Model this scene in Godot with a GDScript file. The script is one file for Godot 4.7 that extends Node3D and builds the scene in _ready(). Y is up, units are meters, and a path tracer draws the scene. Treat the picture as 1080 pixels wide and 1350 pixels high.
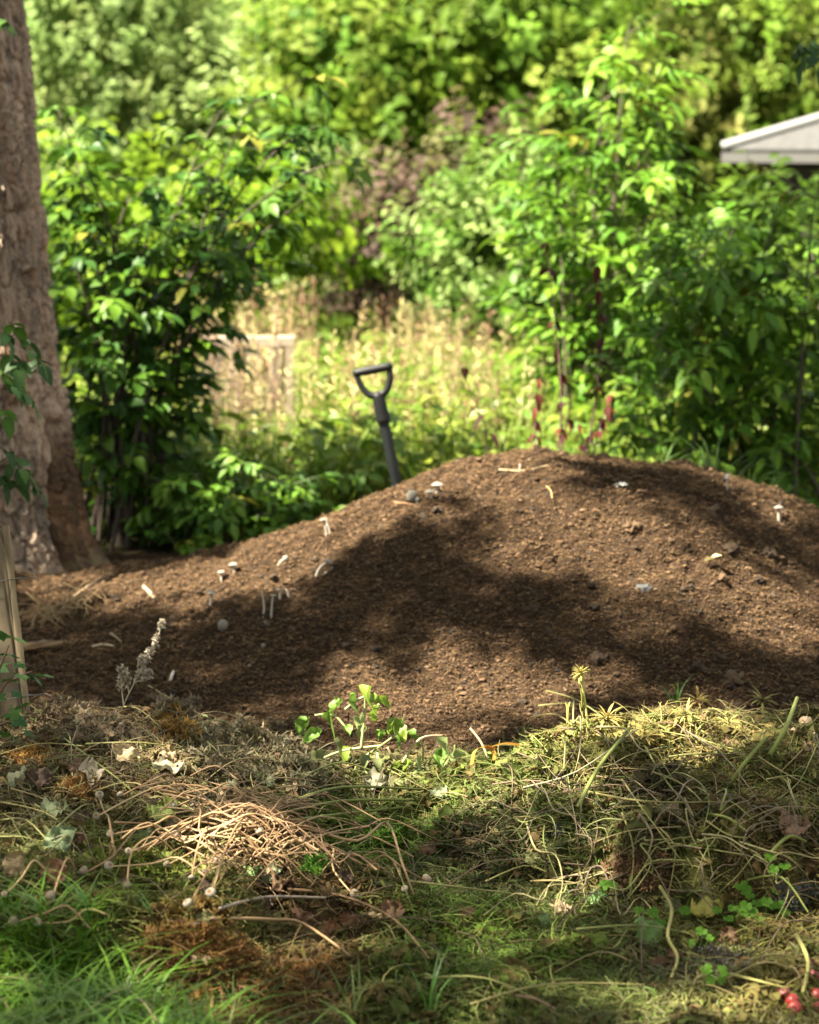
extends Node3D

# ---------------------------------------------------------------- constants of the view (used to place things where they stand)
const FPX := 3828.0
const CAMERA_HEIGHT := 1.5
const PITCH := 0.1372
const SUN := Vector3(-0.53, 0.79, 0.22)

var rng := RandomNumberGenerator.new()
var noise_a := FastNoiseLite.new()
var noise_b := FastNoiseLite.new()
var clod_noise := FastNoiseLite.new()
var taken := {}
var mats := {}

# ---------------------------------------------------------------- mesh buffer
class Buf:
	var v := PackedVector3Array()
	var c := PackedColorArray()
	var ix := PackedInt32Array()
	func vert(p: Vector3, col := Color.WHITE) -> int:
		v.append(p); c.append(col)
		return v.size() - 1
	func tri(a: int, b: int, d: int) -> void:
		ix.append(a); ix.append(b); ix.append(d)
	func quad(a: int, b: int, d: int, e: int) -> void:
		tri(a, b, d); tri(a, d, e)
	func mesh(m: Material = null) -> ArrayMesh:
		var n := PackedVector3Array()
		n.resize(v.size())
		for i in range(0, ix.size(), 3):
			var a := ix[i]; var b := ix[i + 1]; var d := ix[i + 2]
			var f := (v[d] - v[a]).cross(v[b] - v[a])
			n[a] += f; n[b] += f; n[d] += f
		for i in n.size():
			n[i] = n[i].normalized() if n[i].length_squared() > 1e-20 else Vector3.UP
		var arr := []
		arr.resize(Mesh.ARRAY_MAX)
		arr[Mesh.ARRAY_VERTEX] = v
		arr[Mesh.ARRAY_NORMAL] = n
		arr[Mesh.ARRAY_COLOR] = c
		arr[Mesh.ARRAY_INDEX] = ix
		var am := ArrayMesh.new()
		am.add_surface_from_arrays(Mesh.PRIMITIVE_TRIANGLES, arr)
		if m: am.surface_set_material(0, m)
		return am

# instance list for a MultiMesh
class Many:
	var data := PackedFloat32Array()
	var count := 0
	func put(t: Transform3D, col: Color) -> void:
		var b := t.basis; var o := t.origin
		data.append_array(PackedFloat32Array([b.x.x, b.y.x, b.z.x, o.x, b.x.y, b.y.y, b.z.y, o.y, b.x.z, b.y.z, b.z.z, o.z, col.r, col.g, col.b, 1.0]))
		count += 1

func many_node(called: String, mesh: Mesh, many: Many, parent: Node, stuff := true) -> MultiMeshInstance3D:
	var o := MultiMeshInstance3D.new()
	var mm := MultiMesh.new()
	mm.transform_format = MultiMesh.TRANSFORM_3D
	mm.use_colors = true
	mm.mesh = mesh
	mm.instance_count = many.count
	mm.buffer = many.data
	o.multimesh = mm
	o.name = called
	if parent == self:
		o.name = numbered(called)
	if stuff: o.set_meta("kind", "stuff")
	parent.add_child(o, true)
	return o

# ---------------------------------------------------------------- names, tags, nodes
func numbered(called: String) -> String:
	if not taken.has(called):
		taken[called] = 0
		return called
	taken[called] += 1
	return "%s_%03d" % [called, taken[called]]

func tag(o: Node, label: String, category: String, group := "", kind := "") -> void:
	o.set_meta("label", label)
	if category: o.set_meta("category", category)
	if group: o.set_meta("group", group)
	if kind: o.set_meta("kind", kind)

func thing(called: String, label: String, category: String, where: Vector3, group := "", turn := 0.0) -> Node3D:
	var o := Node3D.new()
	o.name = numbered(called)
	add_child(o)
	o.position = where
	o.rotation.y = turn
	tag(o, label, category, group)
	return o

func part(called: String, mesh: Mesh, m: Material, parent: Node, t := Transform3D.IDENTITY) -> MeshInstance3D:
	var o := MeshInstance3D.new()
	o.name = called if parent != self else numbered(called)
	o.mesh = mesh
	if m: o.material_override = m
	o.transform = t
	parent.add_child(o, true)
	return o

# ---------------------------------------------------------------- materials (linear base colours)
func lin(r: float, g: float, b: float) -> Color:
	return Color(r, g, b).linear_to_srgb()

func paint(key: String, col: Color, rough := 0.8, back := 0.0, spec := 0.5) -> StandardMaterial3D:
	if mats.has(key): return mats[key]
	var m := StandardMaterial3D.new()
	m.resource_name = key
	m.albedo_color = col.linear_to_srgb()
	m.roughness = rough
	m.metallic_specular = spec
	m.vertex_color_use_as_albedo = true
	m.cull_mode = BaseMaterial3D.CULL_DISABLED
	if back > 0.0:
		m.backlight_enabled = true
		m.backlight = Color(back, back, back).linear_to_srgb()
	mats[key] = m
	return m

func grain_texture(freq: float, low: float, high: float, sd: int, kind := FastNoiseLite.TYPE_SIMPLEX_SMOOTH) -> ImageTexture:
	var n := FastNoiseLite.new()
	n.noise_type = kind
	n.frequency = freq
	n.seed = sd
	n.fractal_octaves = 4
	var im := n.get_seamless_image(512, 512)
	im.convert(Image.FORMAT_RGB8)
	for y in 512:
		for x in 512:
			var g := lerpf(low, high, im.get_pixel(x, y).r)
			im.set_pixel(x, y, Color(g, g, g))
	return ImageTexture.create_from_image(im)

# ---------------------------------------------------------------- from a place in the view to a place in the world
func ray(px: float, py: float) -> Vector3:
	var u := (px - 540.0) / FPX
	var w := -(py - 675.0) / FPX
	var ca := cos(PITCH); var sa := sin(PITCH)
	return Vector3(u, w * ca - sa, -w * sa - ca)

func at(px: float, py: float, depth: float) -> Vector3:
	var d := ray(px, py)
	return Vector3(0, CAMERA_HEIGHT, 0) + d * (depth / -d.z)

func to_px(p: Vector3) -> Vector2:
	var q := p - Vector3(0, CAMERA_HEIGHT, 0)
	var ca := cos(PITCH); var sa := sin(PITCH)
	var f := -q.y * sa - q.z * ca
	var w := q.y * ca - q.z * sa
	return Vector2(540.0 + q.x / f * FPX, 675.0 - w / f * FPX)

func on(px: float, py: float) -> Vector3:
	var d := ray(px, py)
	d = d / -d.z
	var t := 4.2
	var o := Vector3(0, CAMERA_HEIGHT, 0)
	while t < 40.0:
		var p := o + d * t
		if p.y <= surf(p.x, p.z):
			var lo := t - 0.05
			var hi := t
			for i in 6:
				var mid := (lo + hi) * 0.5
				p = o + d * mid
				if p.y <= surf(p.x, p.z): hi = mid
				else: lo = mid
			p = o + d * hi
			return Vector3(p.x, surf(p.x, p.z), p.z)
		t += 0.05
	return o + d * t

# ---------------------------------------------------------------- the lie of the land
func ground_h(x: float, z: float) -> float:
	var h := noise_a.get_noise_2d(x * 0.6, z * 0.6) * 0.03
	h += smoothstep(17.0, 34.0, -z) * 0.5
	return h

func mound_h(x: float, z: float) -> float:
	var dx := x - 0.45
	var dz := z + 8.25
	var wob := noise_a.get_noise_2d(x * 1.7 + 9.0, z * 1.7)
	var r2 := dx * dx / (0.50 if dx < 0.0 else 0.56) + dz * dz / 0.50
	var h := 0.505 * exp(-0.5 * pow(r2, 1.1)) * (1.0 + wob * 0.07)
	var ex := x + 1.15
	var ez := z + 8.85
	h += 0.075 * exp(-0.5 * (ex * ex / 0.50 + ez * ez / 0.30)) * (1.0 + wob * 0.7)
	var fx := x - 1.6
	h += 0.075 * exp(-0.5 * (fx * fx / 0.30 + ez * ez / 0.35))
	h += 0.03 * exp(-0.5 * (dz - 0.5) * (dz - 0.5) / 0.65) * smoothstep(-2.1, -1.4, x) * smoothstep(2.3, 1.9, x)
	h += (0.014 * noise_b.get_noise_2d(x * 3.5 + 2.0, z * 3.5) + 0.010 * noise_b.get_noise_2d(x * 7.0, z * 7.0 + 5.0)) * smoothstep(0.05, 0.2, h)
	return h - 0.035

func heap_h(x: float, z: float) -> float:
	var d := -z
	var edge := lerpf(4.70, 4.38, smoothstep(-0.5, 0.3, x)) + noise_a.get_noise_1d(x * 3.0) * 0.08
	var n := noise_a.get_noise_2d(x * 2.6, z * 2.6 + 40.0)
	var n2 := noise_b.get_noise_2d(x * 1.3, z * 1.3)
	var top := 0.18 - 0.155 * exp(-0.5 * pow((x + 0.02) / 0.20, 2.0)) + 0.03 * n2
	var h := smoothstep(edge, edge + 0.22, d) * 0.13 + smoothstep(edge + 0.15, 6.0, d) * (top - 0.13)
	h *= 1.0 - smoothstep(6.2, 6.95, d)
	h += (0.055 * n + 0.03 * noise_b.get_noise_2d(x * 4.2, z * 4.2) + 0.016 * n2) * smoothstep(edge, edge + 0.3, d) * (1.0 - smoothstep(6.3, 6.9, d))
	# the upper layer of weeds ends in a ledge, with a hollow below it
	var lip := 5.50 - 0.24 * smoothstep(0.15, 0.55, x) + 0.06 * noise_a.get_noise_1d(x * 7.0 + 3.0)
	h -= 0.10 * (1.0 - smoothstep(lip - 0.05, lip + 0.02, d)) * smoothstep(-0.02, 0.08, x) * smoothstep(edge - 0.2, edge + 0.3, d)
	var lip2 := 5.27 + 0.05 * noise_a.get_noise_1d(x * 7.0 - 5.0)
	h -= 0.075 * (1.0 - smoothstep(lip2 - 0.05, lip2 + 0.02, d)) * smoothstep(-0.34, -0.26, x) * (1.0 - smoothstep(-0.02, 0.08, x)) * smoothstep(edge - 0.2, edge + 0.3, d)
	h -= 0.03 * exp(-0.5 * (pow((x - 0.12) / 0.17, 2.0) + pow((d - 5.50) / 0.06, 2.0)))
	h -= 0.02 * exp(-0.5 * (pow((x + 0.15) / 0.12, 2.0) + pow((d - 5.25) / 0.05, 2.0)))
	h -= 0.05 * exp(-0.5 * (pow((x - 0.48) / 0.09, 2.0) + pow((d - 5.83) / 0.07, 2.0)))
	return h - 0.02

func surf(x: float, z: float) -> float:
	return maxf(ground_h(x, z), maxf(mound_h(x, z) if z < -6.0 and z > -11.0 and absf(x) < 2.6 else -1.0, heap_h(x, z) if z > -7.0 else -1.0))

# ---------------------------------------------------------------- shape helpers
func frame_of(dir: Vector3) -> Basis:
	var y := dir.normalized()
	var r := Vector3.RIGHT if absf(y.x) < 0.9 else Vector3.BACK
	var z := r.cross(y).normalized()
	return Basis(y.cross(z), y, z)

func tube(b: Buf, pts: Array, radii: Array, sides := 6, col := Color.WHITE, cap := true) -> void:
	var n := pts.size()
	var prev := -1
	var bas := frame_of(pts[1] - pts[0])
	for i in n:
		var dir: Vector3 = (pts[mini(i + 1, n - 1)] - pts[maxi(i - 1, 0)])
		if dir.length_squared() < 1e-14: dir = bas.y
		dir = dir.normalized()
		var z := (bas.z - dir * bas.z.dot(dir)).normalized()
		bas = Basis(dir.cross(z), dir, z)
		var r: float = radii[i] if radii.size() > 1 else radii[0]
		var first := b.v.size()
		for k in sides:
			var a := TAU * k / sides
			b.vert(pts[i] + (bas.x * cos(a) + bas.z * sin(a)) * r, col)
		if prev >= 0:
			for k in sides:
				var k2 := (k + 1) % sides
				b.quad(prev + k, first + k, first + k2, prev + k2)
		elif cap:
			var c0 := b.vert(pts[i], col)
			for k in sides: b.tri(c0, first + k, first + (k + 1) % sides)
		prev = first
		if i == n - 1 and cap:
			var c1 := b.vert(pts[i] + dir * r * 0.3, col)
			for k in sides: b.tri(c1, first + (k + 1) % sides, first + k)

func lathe(b: Buf, prof: Array, sides: int, t := Transform3D.IDENTITY, col := Color.WHITE, wob := 0.0) -> void:
	var prev := -1
	for i in prof.size():
		var first := b.v.size()
		for k in sides:
			var a := TAU * k / sides
			var r: float = prof[i].x * (1.0 + wob * sin(a * 3.0 + i) * 0.5 + wob * sin(a * 5.0 - i * 0.7) * 0.5)
			b.vert(t * Vector3(cos(a) * r, prof[i].y, sin(a) * r), col)
		if prev >= 0:
			for k in sides:
				var k2 := (k + 1) % sides
				b.quad(prev + k, first + k, first + k2, prev + k2)
		prev = first

# a leaf blade lying along +Z of its transform, its upper side to +Y
func blade(b: Buf, t: Transform3D, length: float, width: float, fold := 0.25, droop := 0.25, rows := 5, tone := 1.0, serr := 0.0, broad := 0.8, curl := 0.0) -> void:
	var prev := -1
	for i in rows + 1:
		var s := float(i) / rows
		var w := width * 0.5 * pow(maxf(sin(PI * pow(s, broad)), 0.0), 0.85)
		if i == rows: w = width * 0.01
		if i == 0: w = width * 0.04
		if serr > 0.0 and i > 0 and i < rows: w *= 1.0 + serr * (1.0 if i % 2 == 0 else -1.0)
		var y := -droop * length * s * s
		var e := fold * w
		var cu := curl * sin(s * 7.0) * w
		var mid := t * Vector3(0, y, s * length)
		var lf := t * Vector3(-w, y + e + cu, s * length - droop * 0.2 * w)
		var rt := t * Vector3(w, y + e - cu, s * length - droop * 0.2 * w)
		var first := b.vert(lf, Color(tone, tone, tone))
		b.vert(mid, Color(tone * 1.18, tone * 1.12, tone * 1.15))
		b.vert(rt, Color(tone * 0.97, tone * 0.98, tone * 0.97))
		if prev >= 0:
			b.quad(prev, first, first + 1, prev + 1)
			b.quad(prev + 1, first + 1, first + 2, prev + 2)
		prev = first

# a leaf of several leaflets on one stalk
func compound_leaf(pairs: int, stalk: float, l: float, w: float, rows: int, r: RandomNumberGenerator, sag := 0.22, serr := 0.07) -> Buf:
	var b := Buf.new()
	var pts := []
	for i in 5:
		var s := i / 4.0
		pts.append(Vector3(0, -sag * stalk * s * s, s * stalk))
	tube(b, pts, [0.0018, 0.0016, 0.0014, 0.0012, 0.001], 3, Color(0.9, 0.9, 0.7), false)
	for k in pairs:
		var s := lerpf(0.35, 0.88, float(k) / maxf(1.0, pairs - 0.4)) if pairs > 1 else 0.6
		var o := Vector3(0, -sag * stalk * s * s, s * stalk)
		for side in [-1.0, 1.0]:
			var ba := Basis(Vector3.UP, side * r.randf_range(0.85, 1.25)) * Basis(Vector3.RIGHT, r.randf_range(0.05, 0.6)) * Basis(Vector3.BACK, r.randf_range(-0.4, 0.4))
			blade(b, Transform3D(ba, o), l * r.randf_range(0.75, 1.0), w * r.randf_range(0.8, 1.0), r.randf_range(0.15, 0.45), r.randf_range(0.15, 0.45), rows, r.randf_range(0.85, 1.1), serr)
	var e := Vector3(0, -sag * stalk, stalk)
	blade(b, Transform3D(Basis(Vector3.RIGHT, r.randf_range(0.2, 0.6)), e), l * 1.1, w * 1.1, 0.25, 0.3, rows, r.randf_range(0.9, 1.1), serr)
	return b

# a twig of many plain leaves, for crowns and shrubs too far away to tell leaf from leaf
func spray(n: int, size: float, l: float, w: float, r: RandomNumberGenerator, upright := 0.3) -> Buf:
	var b := Buf.new()
	tube(b, [Vector3.ZERO, Vector3(0, size * 0.5, size * 0.05), Vector3(0, size, size * 0.15)], [0.003, 0.002, 0.001], 3, Color(0.7, 0.6, 0.45), false)
	for i in n:
		var s := (i + 0.6) / n
		var a := i * 2.4 + r.randf_range(-0.4, 0.4)
		var ba := Basis(Vector3.UP, a) * Basis(Vector3.RIGHT, -upright + r.randf_range(-0.5, 0.5)) * Basis(Vector3.BACK, r.randf_range(-0.5, 0.5))
		blade(b, Transform3D(ba, Vector3(0, size * s, size * 0.15 * s * s)), l * r.randf_range(0.7, 1.1), w * r.randf_range(0.8, 1.1), 0.25, 0.3, 3, r.randf_range(0.8, 1.15))
	return b

func rnd_unit() -> Vector3:
	return Vector3(rng.randfn(), rng.randfn(), rng.randfn()).normalized()

func vary(col: Color, amount: float) -> Color:
	var k := 1.0 + rng.randf_range(-amount, amount)
	return Color(col.r * k * (1.0 + rng.randf_range(-amount, amount) * 0.35), col.g * k, col.b * k * (1.0 + rng.randf_range(-amount, amount) * 0.35))

func mixc(a: Color, b: Color, t: float) -> Color:
	return a.lerp(b, clampf(t, 0.0, 1.0))

# ================================================================ the scene
func _ready() -> void:
	rng.seed = 20240611
	noise_a.noise_type = FastNoiseLite.TYPE_SIMPLEX_SMOOTH
	noise_a.frequency = 1.0; noise_a.seed = 4; noise_a.fractal_octaves = 2
	noise_b.noise_type = FastNoiseLite.TYPE_SIMPLEX_SMOOTH
	noise_b.frequency = 1.0; noise_b.seed = 17; noise_b.fractal_octaves = 3
	clod_noise.noise_type = FastNoiseLite.TYPE_CELLULAR
	clod_noise.frequency = 1.0; clod_noise.seed = 3
	clod_noise.cellular_return_type = FastNoiseLite.RETURN_DISTANCE
	clod_noise.fractal_type = FastNoiseLite.FRACTAL_NONE

	# camera
	var cam := Camera3D.new()
	cam.name = "camera"
	add_child(cam)
	cam.position = Vector3(0, CAMERA_HEIGHT, 0)
	cam.rotation.x = -PITCH
	cam.near = 0.1
	cam.far = 400.0
	var lens := CameraAttributesPhysical.new()
	lens.frustum_focal_length = 68.05
	lens.frustum_focus_distance = 6.0
	lens.exposure_aperture = 3.1
	lens.frustum_far = 400.0
	cam.attributes = lens
	cam.current = true

	# sky, sun, exposure
	var env := Environment.new()
	env.background_mode = Environment.BG_SKY
	var sky := Sky.new()
	var sm := ProceduralSkyMaterial.new()
	sm.sky_top_color = Color(0.70, 0.715, 0.69)
	sm.sky_horizon_color = Color(0.90, 0.90, 0.88)
	sm.ground_bottom_color = Color(0.16, 0.17, 0.10)
	sm.ground_horizon_color = Color(0.4, 0.42, 0.32)
	sm.sky_energy_multiplier = 0.58
	sm.ground_energy_multiplier = 0.58
	sm.sky_curve = 0.12
	sky.sky_material = sm
	env.sky = sky
	env.tonemap_mode = Environment.TONE_MAPPER_LINEAR
	env.tonemap_exposure = 8.3
	env.sdfgi_enabled = true
	env.ssao_enabled = true
	env.ssil_enabled = true
	var we := WorldEnvironment.new()
	we.name = "environment"
	we.environment = env
	add_child(we)
	var sun := DirectionalLight3D.new()
	sun.name = "sun"
	sun.light_energy = 1.6
	sun.light_color = Color(1.0, 0.96, 0.87)
	sun.light_angular_distance = 0.6
	sun.shadow_enabled = true
	add_child(sun)
	sun.look_at_from_position(SUN * 10.0, Vector3.ZERO)

	build_ground()
	build_mound()
	build_heap()
	build_tree()
	build_hut()
	build_background()
	build_meadow()
	build_left_shrub()
	build_right_shrubs()
	build_red_plant()
	build_spade()
	build_stake()
	build_sprigs()
	build_behind_mound()
	build_mound_things()
	build_mushrooms()
	build_heap_stuff()
	build_heap_things()
	build_front_grass()

# ---------------------------------------------------------------- ground, mound, heap
func sheet(xs: PackedFloat32Array, zs: PackedFloat32Array, height: Callable, colour: Callable) -> Buf:
	var b := Buf.new()
	var nx := xs.size()
	for j in zs.size():
		for i in nx:
			var x := xs[i]; var z := zs[j]
			b.vert(Vector3(x, height.call(x, z), z), colour.call(x, z))
	for j in zs.size() - 1:
		for i in nx - 1:
			var a := j * nx + i
			b.quad(a, a + nx, a + nx + 1, a + 1)
	return b

func steps(a: float, b: float, d: float) -> PackedFloat32Array:
	var out := PackedFloat32Array()
	var n := int(ceil((b - a) / d))
	for i in n + 1: out.append(lerpf(a, b, float(i) / n))
	return out

func build_ground() -> void:
	var xs := PackedFloat32Array([-120, -60, -30, -15, -9, -6, -4, -3])
	xs.append_array(steps(-2.6, 2.6, 0.05))
	xs.append_array(PackedFloat32Array([3, 4, 6, 9, 15, 30, 60, 120]))
	var zs := PackedFloat32Array([-180, -120, -80, -55, -40, -34, -30, -26, -22, -19, -17, -15])
	zs.append_array(steps(-14.0, -3.6, 0.05))
	zs.append_array(PackedFloat32Array([-3, -2, 0, 3, 8, 20, 60]))
	var col := func(x: float, z: float) -> Color:
		var n := noise_b.get_noise_2d(x * 3.0, z * 3.0) * 0.5 + 0.5
		var soil := mixc(Color(0.030, 0.021, 0.013), Color(0.05, 0.036, 0.02), n)
		var green := mixc(Color(0.03, 0.045, 0.012), Color(0.07, 0.075, 0.025), n)
		return mixc(soil, green, smoothstep(9.6, 11.2, -z + n * 0.5))
	var hh := func(x: float, z: float) -> float:
		return ground_h(x, z) + noise_b.get_noise_2d(x * 14.0, z * 14.0) * 0.008
	var earth := paint("earth", Color.WHITE, 0.95, 0.0, 0.2)
	earth.albedo_texture = grain_texture(0.09, 0.45, 1.0, 71)
	earth.uv1_triplanar = true
	earth.uv1_world_triplanar = true
	earth.uv1_scale = Vector3(2, 2, 2)
	var o := part("ground", sheet(xs, zs, hh, col).mesh(), earth, self)
	tag(o, "bare earth and rough grass reaching back to the shrubs", "", "", "structure")

func soil_bumps(x: float, z: float) -> float:
	var m := noise_b.get_noise_2d(x * 2.2 + 5.0, z * 2.2) * 0.5 + 0.5
	var h := (0.5 - clod_noise.get_noise_2d(x * 16.0, z * 16.0) - 0.5) * 0.016 * (0.4 + m)
	h -= clod_noise.get_noise_2d(x * 38.0 + 7.0, z * 38.0) * 0.005
	h += noise_b.get_noise_2d(x * 22.0, z * 22.0) * 0.012
	h += noise_b.get_noise_2d(x * 60.0, z * 60.0) * 0.009
	return h

func build_mound() -> void:
	var soil := paint("soil", Color.WHITE, 0.97, 0.0, 0.15)
	var bed := paint("soil_bed", Color.WHITE, 0.97, 0.0, 0.15)
	bed.albedo_texture = grain_texture(0.11, 0.35, 1.0, 31)
	bed.heightmap_enabled = true
	bed.heightmap_texture = grain_texture(0.12, 0.0, 1.0, 32)
	bed.heightmap_scale = 0.7
	bed.uv1_triplanar = true
	bed.uv1_world_triplanar = true
	bed.uv1_scale = Vector3(3.3, 3.3, 3.3)
	var root := thing("soil_mound", "broad rounded mound of dark crumbly compost with mushrooms growing on it", "soil mound", Vector3(0.4, 0, -8.25))
	var here := Transform3D(Basis.IDENTITY, Vector3(-0.4, 0, 8.25))
	var hh := func(x: float, z: float) -> float:
		var h := mound_h(x, z)
		var e := minf(minf(x + 2.3, 2.3 - x), minf(z + 10.4, -6.1 - z))
		return h + soil_bumps(x, z) - 0.25 * (1.0 - smoothstep(0.0, 0.25, e))
	var col := func(x: float, z: float) -> Color:
		var n := noise_b.get_noise_2d(x * 5.0, z * 5.0) * 0.5 + 0.5
		var f := noise_b.get_noise_2d(x * 45.0, z * 45.0) * 0.5 + 0.5
		var c := mixc(Color(0.032, 0.021, 0.0135), Color(0.100, 0.064, 0.039), n * 0.4 + f * 0.7)
		return c
	var body := part("soil", sheet(steps(-2.3, 2.3, 0.011), steps(-10.4, -6.1, 0.011), hh, col).mesh(), bed, root, here)
	# loose crumbs and fibres lying over it
	var crumb_kinds := []
	for k in 3:
		crumb_kinds.append(lump(rng.randi(), 0.35, 1))
	var many := [Many.new(), Many.new(), Many.new()]
	for i in 360000:
		var x := rng.randf_range(-1.55, 1.9)
		var z := rng.randf_range(-9.2, -6.35)
		if z < -8.55 and x > -0.55: continue
		if absf(x / z) > 0.16: continue
		var p := Vector3(x, surf_soil(x, z), z)
		var s := 0.0015 * exp(absf(rng.randfn()) * 0.50)
		if rng.randf() < 0.012: s *= 2.2
		s = minf(s, 0.012)
		var t := Transform3D(Basis(rnd_unit(), rng.randf() * TAU).scaled(Vector3(s, s * rng.randf_range(0.4, 0.8), s * rng.randf_range(0.7, 1.5))), p + Vector3(0, s * 0.25, 0))
		var c := mixc(Color(0.032, 0.021, 0.0135), Color(0.120, 0.077, 0.046), pow(rng.randf(), 1.3))
		if rng.randf() < 0.04: c = Color(0.035, 0.034, 0.035)
		many[i % 3].put(here * t, vary(c, 0.15))
	for k in 3: many_node("crumbs", crumb_kinds[k].mesh(soil), many[k], root)
	var fib := Many.new()
	var fb := Buf.new()
	tube(fb, [Vector3(-0.5, 0, 0), Vector3(-0.1, 0.06, 0.03), Vector3(0.5, 0, 0.1)], [0.05, 0.06, 0.03], 3)
	for i in 150000:
		var x := rng.randf_range(-1.55, 1.9)
		var z := rng.randf_range(-9.2, -6.35)
		var p := Vector3(x, surf_soil(x, z), z)
		if absf(x / z) > 0.16: continue
		var s := rng.randf_range(0.006, 0.022)
		var b := Basis(Vector3.UP, rng.randf() * TAU) * Basis(Vector3.BACK, rng.randfn() * 0.35)
		var c := mixc(Color(0.05, 0.032, 0.018), Color(0.22, 0.135, 0.07), pow(rng.randf(), 1.8))
		fib.put(here * Transform3D(b.scaled_local(Vector3(s, s * 0.8, s * 0.8)), p + Vector3(0, 0.003, 0)), c)
	many_node("fibres", fb.mesh(soil), fib, root)

func surf_soil(x: float, z: float) -> float:
	return maxf(mound_h(x, z) + soil_bumps(x, z), ground_h(x, z))

# an uneven lump of about unit radius
func lump(sd: int, rough: float, level: int) -> Buf:
	var sp := SphereMesh.new()
	sp.radius = 1.0; sp.height = 2.0
	sp.radial_segments = 6 if level == 1 else (10 if level == 2 else 18)
	sp.rings = 3 if level == 1 else (6 if level == 2 else 12)
	var arr := sp.get_mesh_arrays()
	var src: PackedVector3Array = arr[Mesh.ARRAY_VERTEX]
	var ids: PackedInt32Array = arr[Mesh.ARRAY_INDEX]
	var n := FastNoiseLite.new()
	n.seed = sd; n.frequency = 0.9; n.fractal_octaves = 3
	var b := Buf.new()
	var where := {}
	var remap := PackedInt32Array()
	for p in src:
		var key := Vector3i((p * 1000.0).round())
		if not where.has(key):
			var f := noise_lump(n, p, rough)
			where[key] = b.vert(p * f)
		remap.append(where[key])
	for i in range(0, ids.size(), 3):
		var x := remap[ids[i]]; var y := remap[ids[i + 1]]; var z := remap[ids[i + 2]]
		if x != y and y != z and x != z: b.tri(x, y, z)
	return b

func noise_lump(n: FastNoiseLite, p: Vector3, rough: float) -> float:
	return 1.0 + rough * n.get_noise_3d(p.x * 1.4, p.y * 1.4, p.z * 1.4) * 1.6

var heap_root: Node3D
# weed heap colours by place; the dark patches are rot plus painted hollow shade
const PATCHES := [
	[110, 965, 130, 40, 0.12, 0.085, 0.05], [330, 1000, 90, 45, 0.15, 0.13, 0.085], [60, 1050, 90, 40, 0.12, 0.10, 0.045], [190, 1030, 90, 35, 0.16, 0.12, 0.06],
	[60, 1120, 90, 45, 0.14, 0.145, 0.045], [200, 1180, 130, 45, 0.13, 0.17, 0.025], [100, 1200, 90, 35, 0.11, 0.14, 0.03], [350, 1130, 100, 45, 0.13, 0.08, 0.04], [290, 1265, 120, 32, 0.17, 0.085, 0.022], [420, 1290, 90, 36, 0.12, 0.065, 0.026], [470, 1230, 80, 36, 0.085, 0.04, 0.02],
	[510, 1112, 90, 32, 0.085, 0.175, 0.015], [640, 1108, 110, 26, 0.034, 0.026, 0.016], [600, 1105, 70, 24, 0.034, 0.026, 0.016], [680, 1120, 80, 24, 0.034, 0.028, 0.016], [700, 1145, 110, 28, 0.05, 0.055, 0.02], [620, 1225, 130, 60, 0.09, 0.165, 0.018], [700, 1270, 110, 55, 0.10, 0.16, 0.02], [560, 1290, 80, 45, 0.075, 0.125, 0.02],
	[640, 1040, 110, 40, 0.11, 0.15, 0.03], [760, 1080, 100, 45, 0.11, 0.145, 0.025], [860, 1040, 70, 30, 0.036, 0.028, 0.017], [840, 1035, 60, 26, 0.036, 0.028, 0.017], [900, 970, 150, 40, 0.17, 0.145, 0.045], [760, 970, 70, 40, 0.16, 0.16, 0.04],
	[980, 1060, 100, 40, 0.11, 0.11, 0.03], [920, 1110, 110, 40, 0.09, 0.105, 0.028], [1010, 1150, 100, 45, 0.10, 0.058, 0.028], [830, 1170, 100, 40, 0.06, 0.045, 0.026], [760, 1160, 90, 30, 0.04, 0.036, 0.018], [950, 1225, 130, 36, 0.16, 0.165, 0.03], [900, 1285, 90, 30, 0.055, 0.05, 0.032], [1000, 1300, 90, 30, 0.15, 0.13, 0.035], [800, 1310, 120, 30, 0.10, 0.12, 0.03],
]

var patches_on_heap := []

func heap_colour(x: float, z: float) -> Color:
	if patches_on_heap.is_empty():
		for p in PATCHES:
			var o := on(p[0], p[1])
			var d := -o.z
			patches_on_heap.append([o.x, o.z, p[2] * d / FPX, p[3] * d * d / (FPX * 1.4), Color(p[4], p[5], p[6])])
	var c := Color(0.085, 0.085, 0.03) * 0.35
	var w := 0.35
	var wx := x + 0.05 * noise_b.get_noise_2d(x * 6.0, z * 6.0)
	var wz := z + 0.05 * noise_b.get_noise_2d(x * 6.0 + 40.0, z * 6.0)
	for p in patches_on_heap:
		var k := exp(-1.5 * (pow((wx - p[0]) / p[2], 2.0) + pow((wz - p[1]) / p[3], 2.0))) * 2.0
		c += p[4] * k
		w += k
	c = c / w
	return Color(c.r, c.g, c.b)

func heap_bumps(x: float, z: float) -> float:
	return noise_b.get_noise_2d(x * 9.0, z * 9.0) * 0.022 + noise_b.get_noise_2d(x * 28.0, z * 28.0) * 0.010

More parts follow.
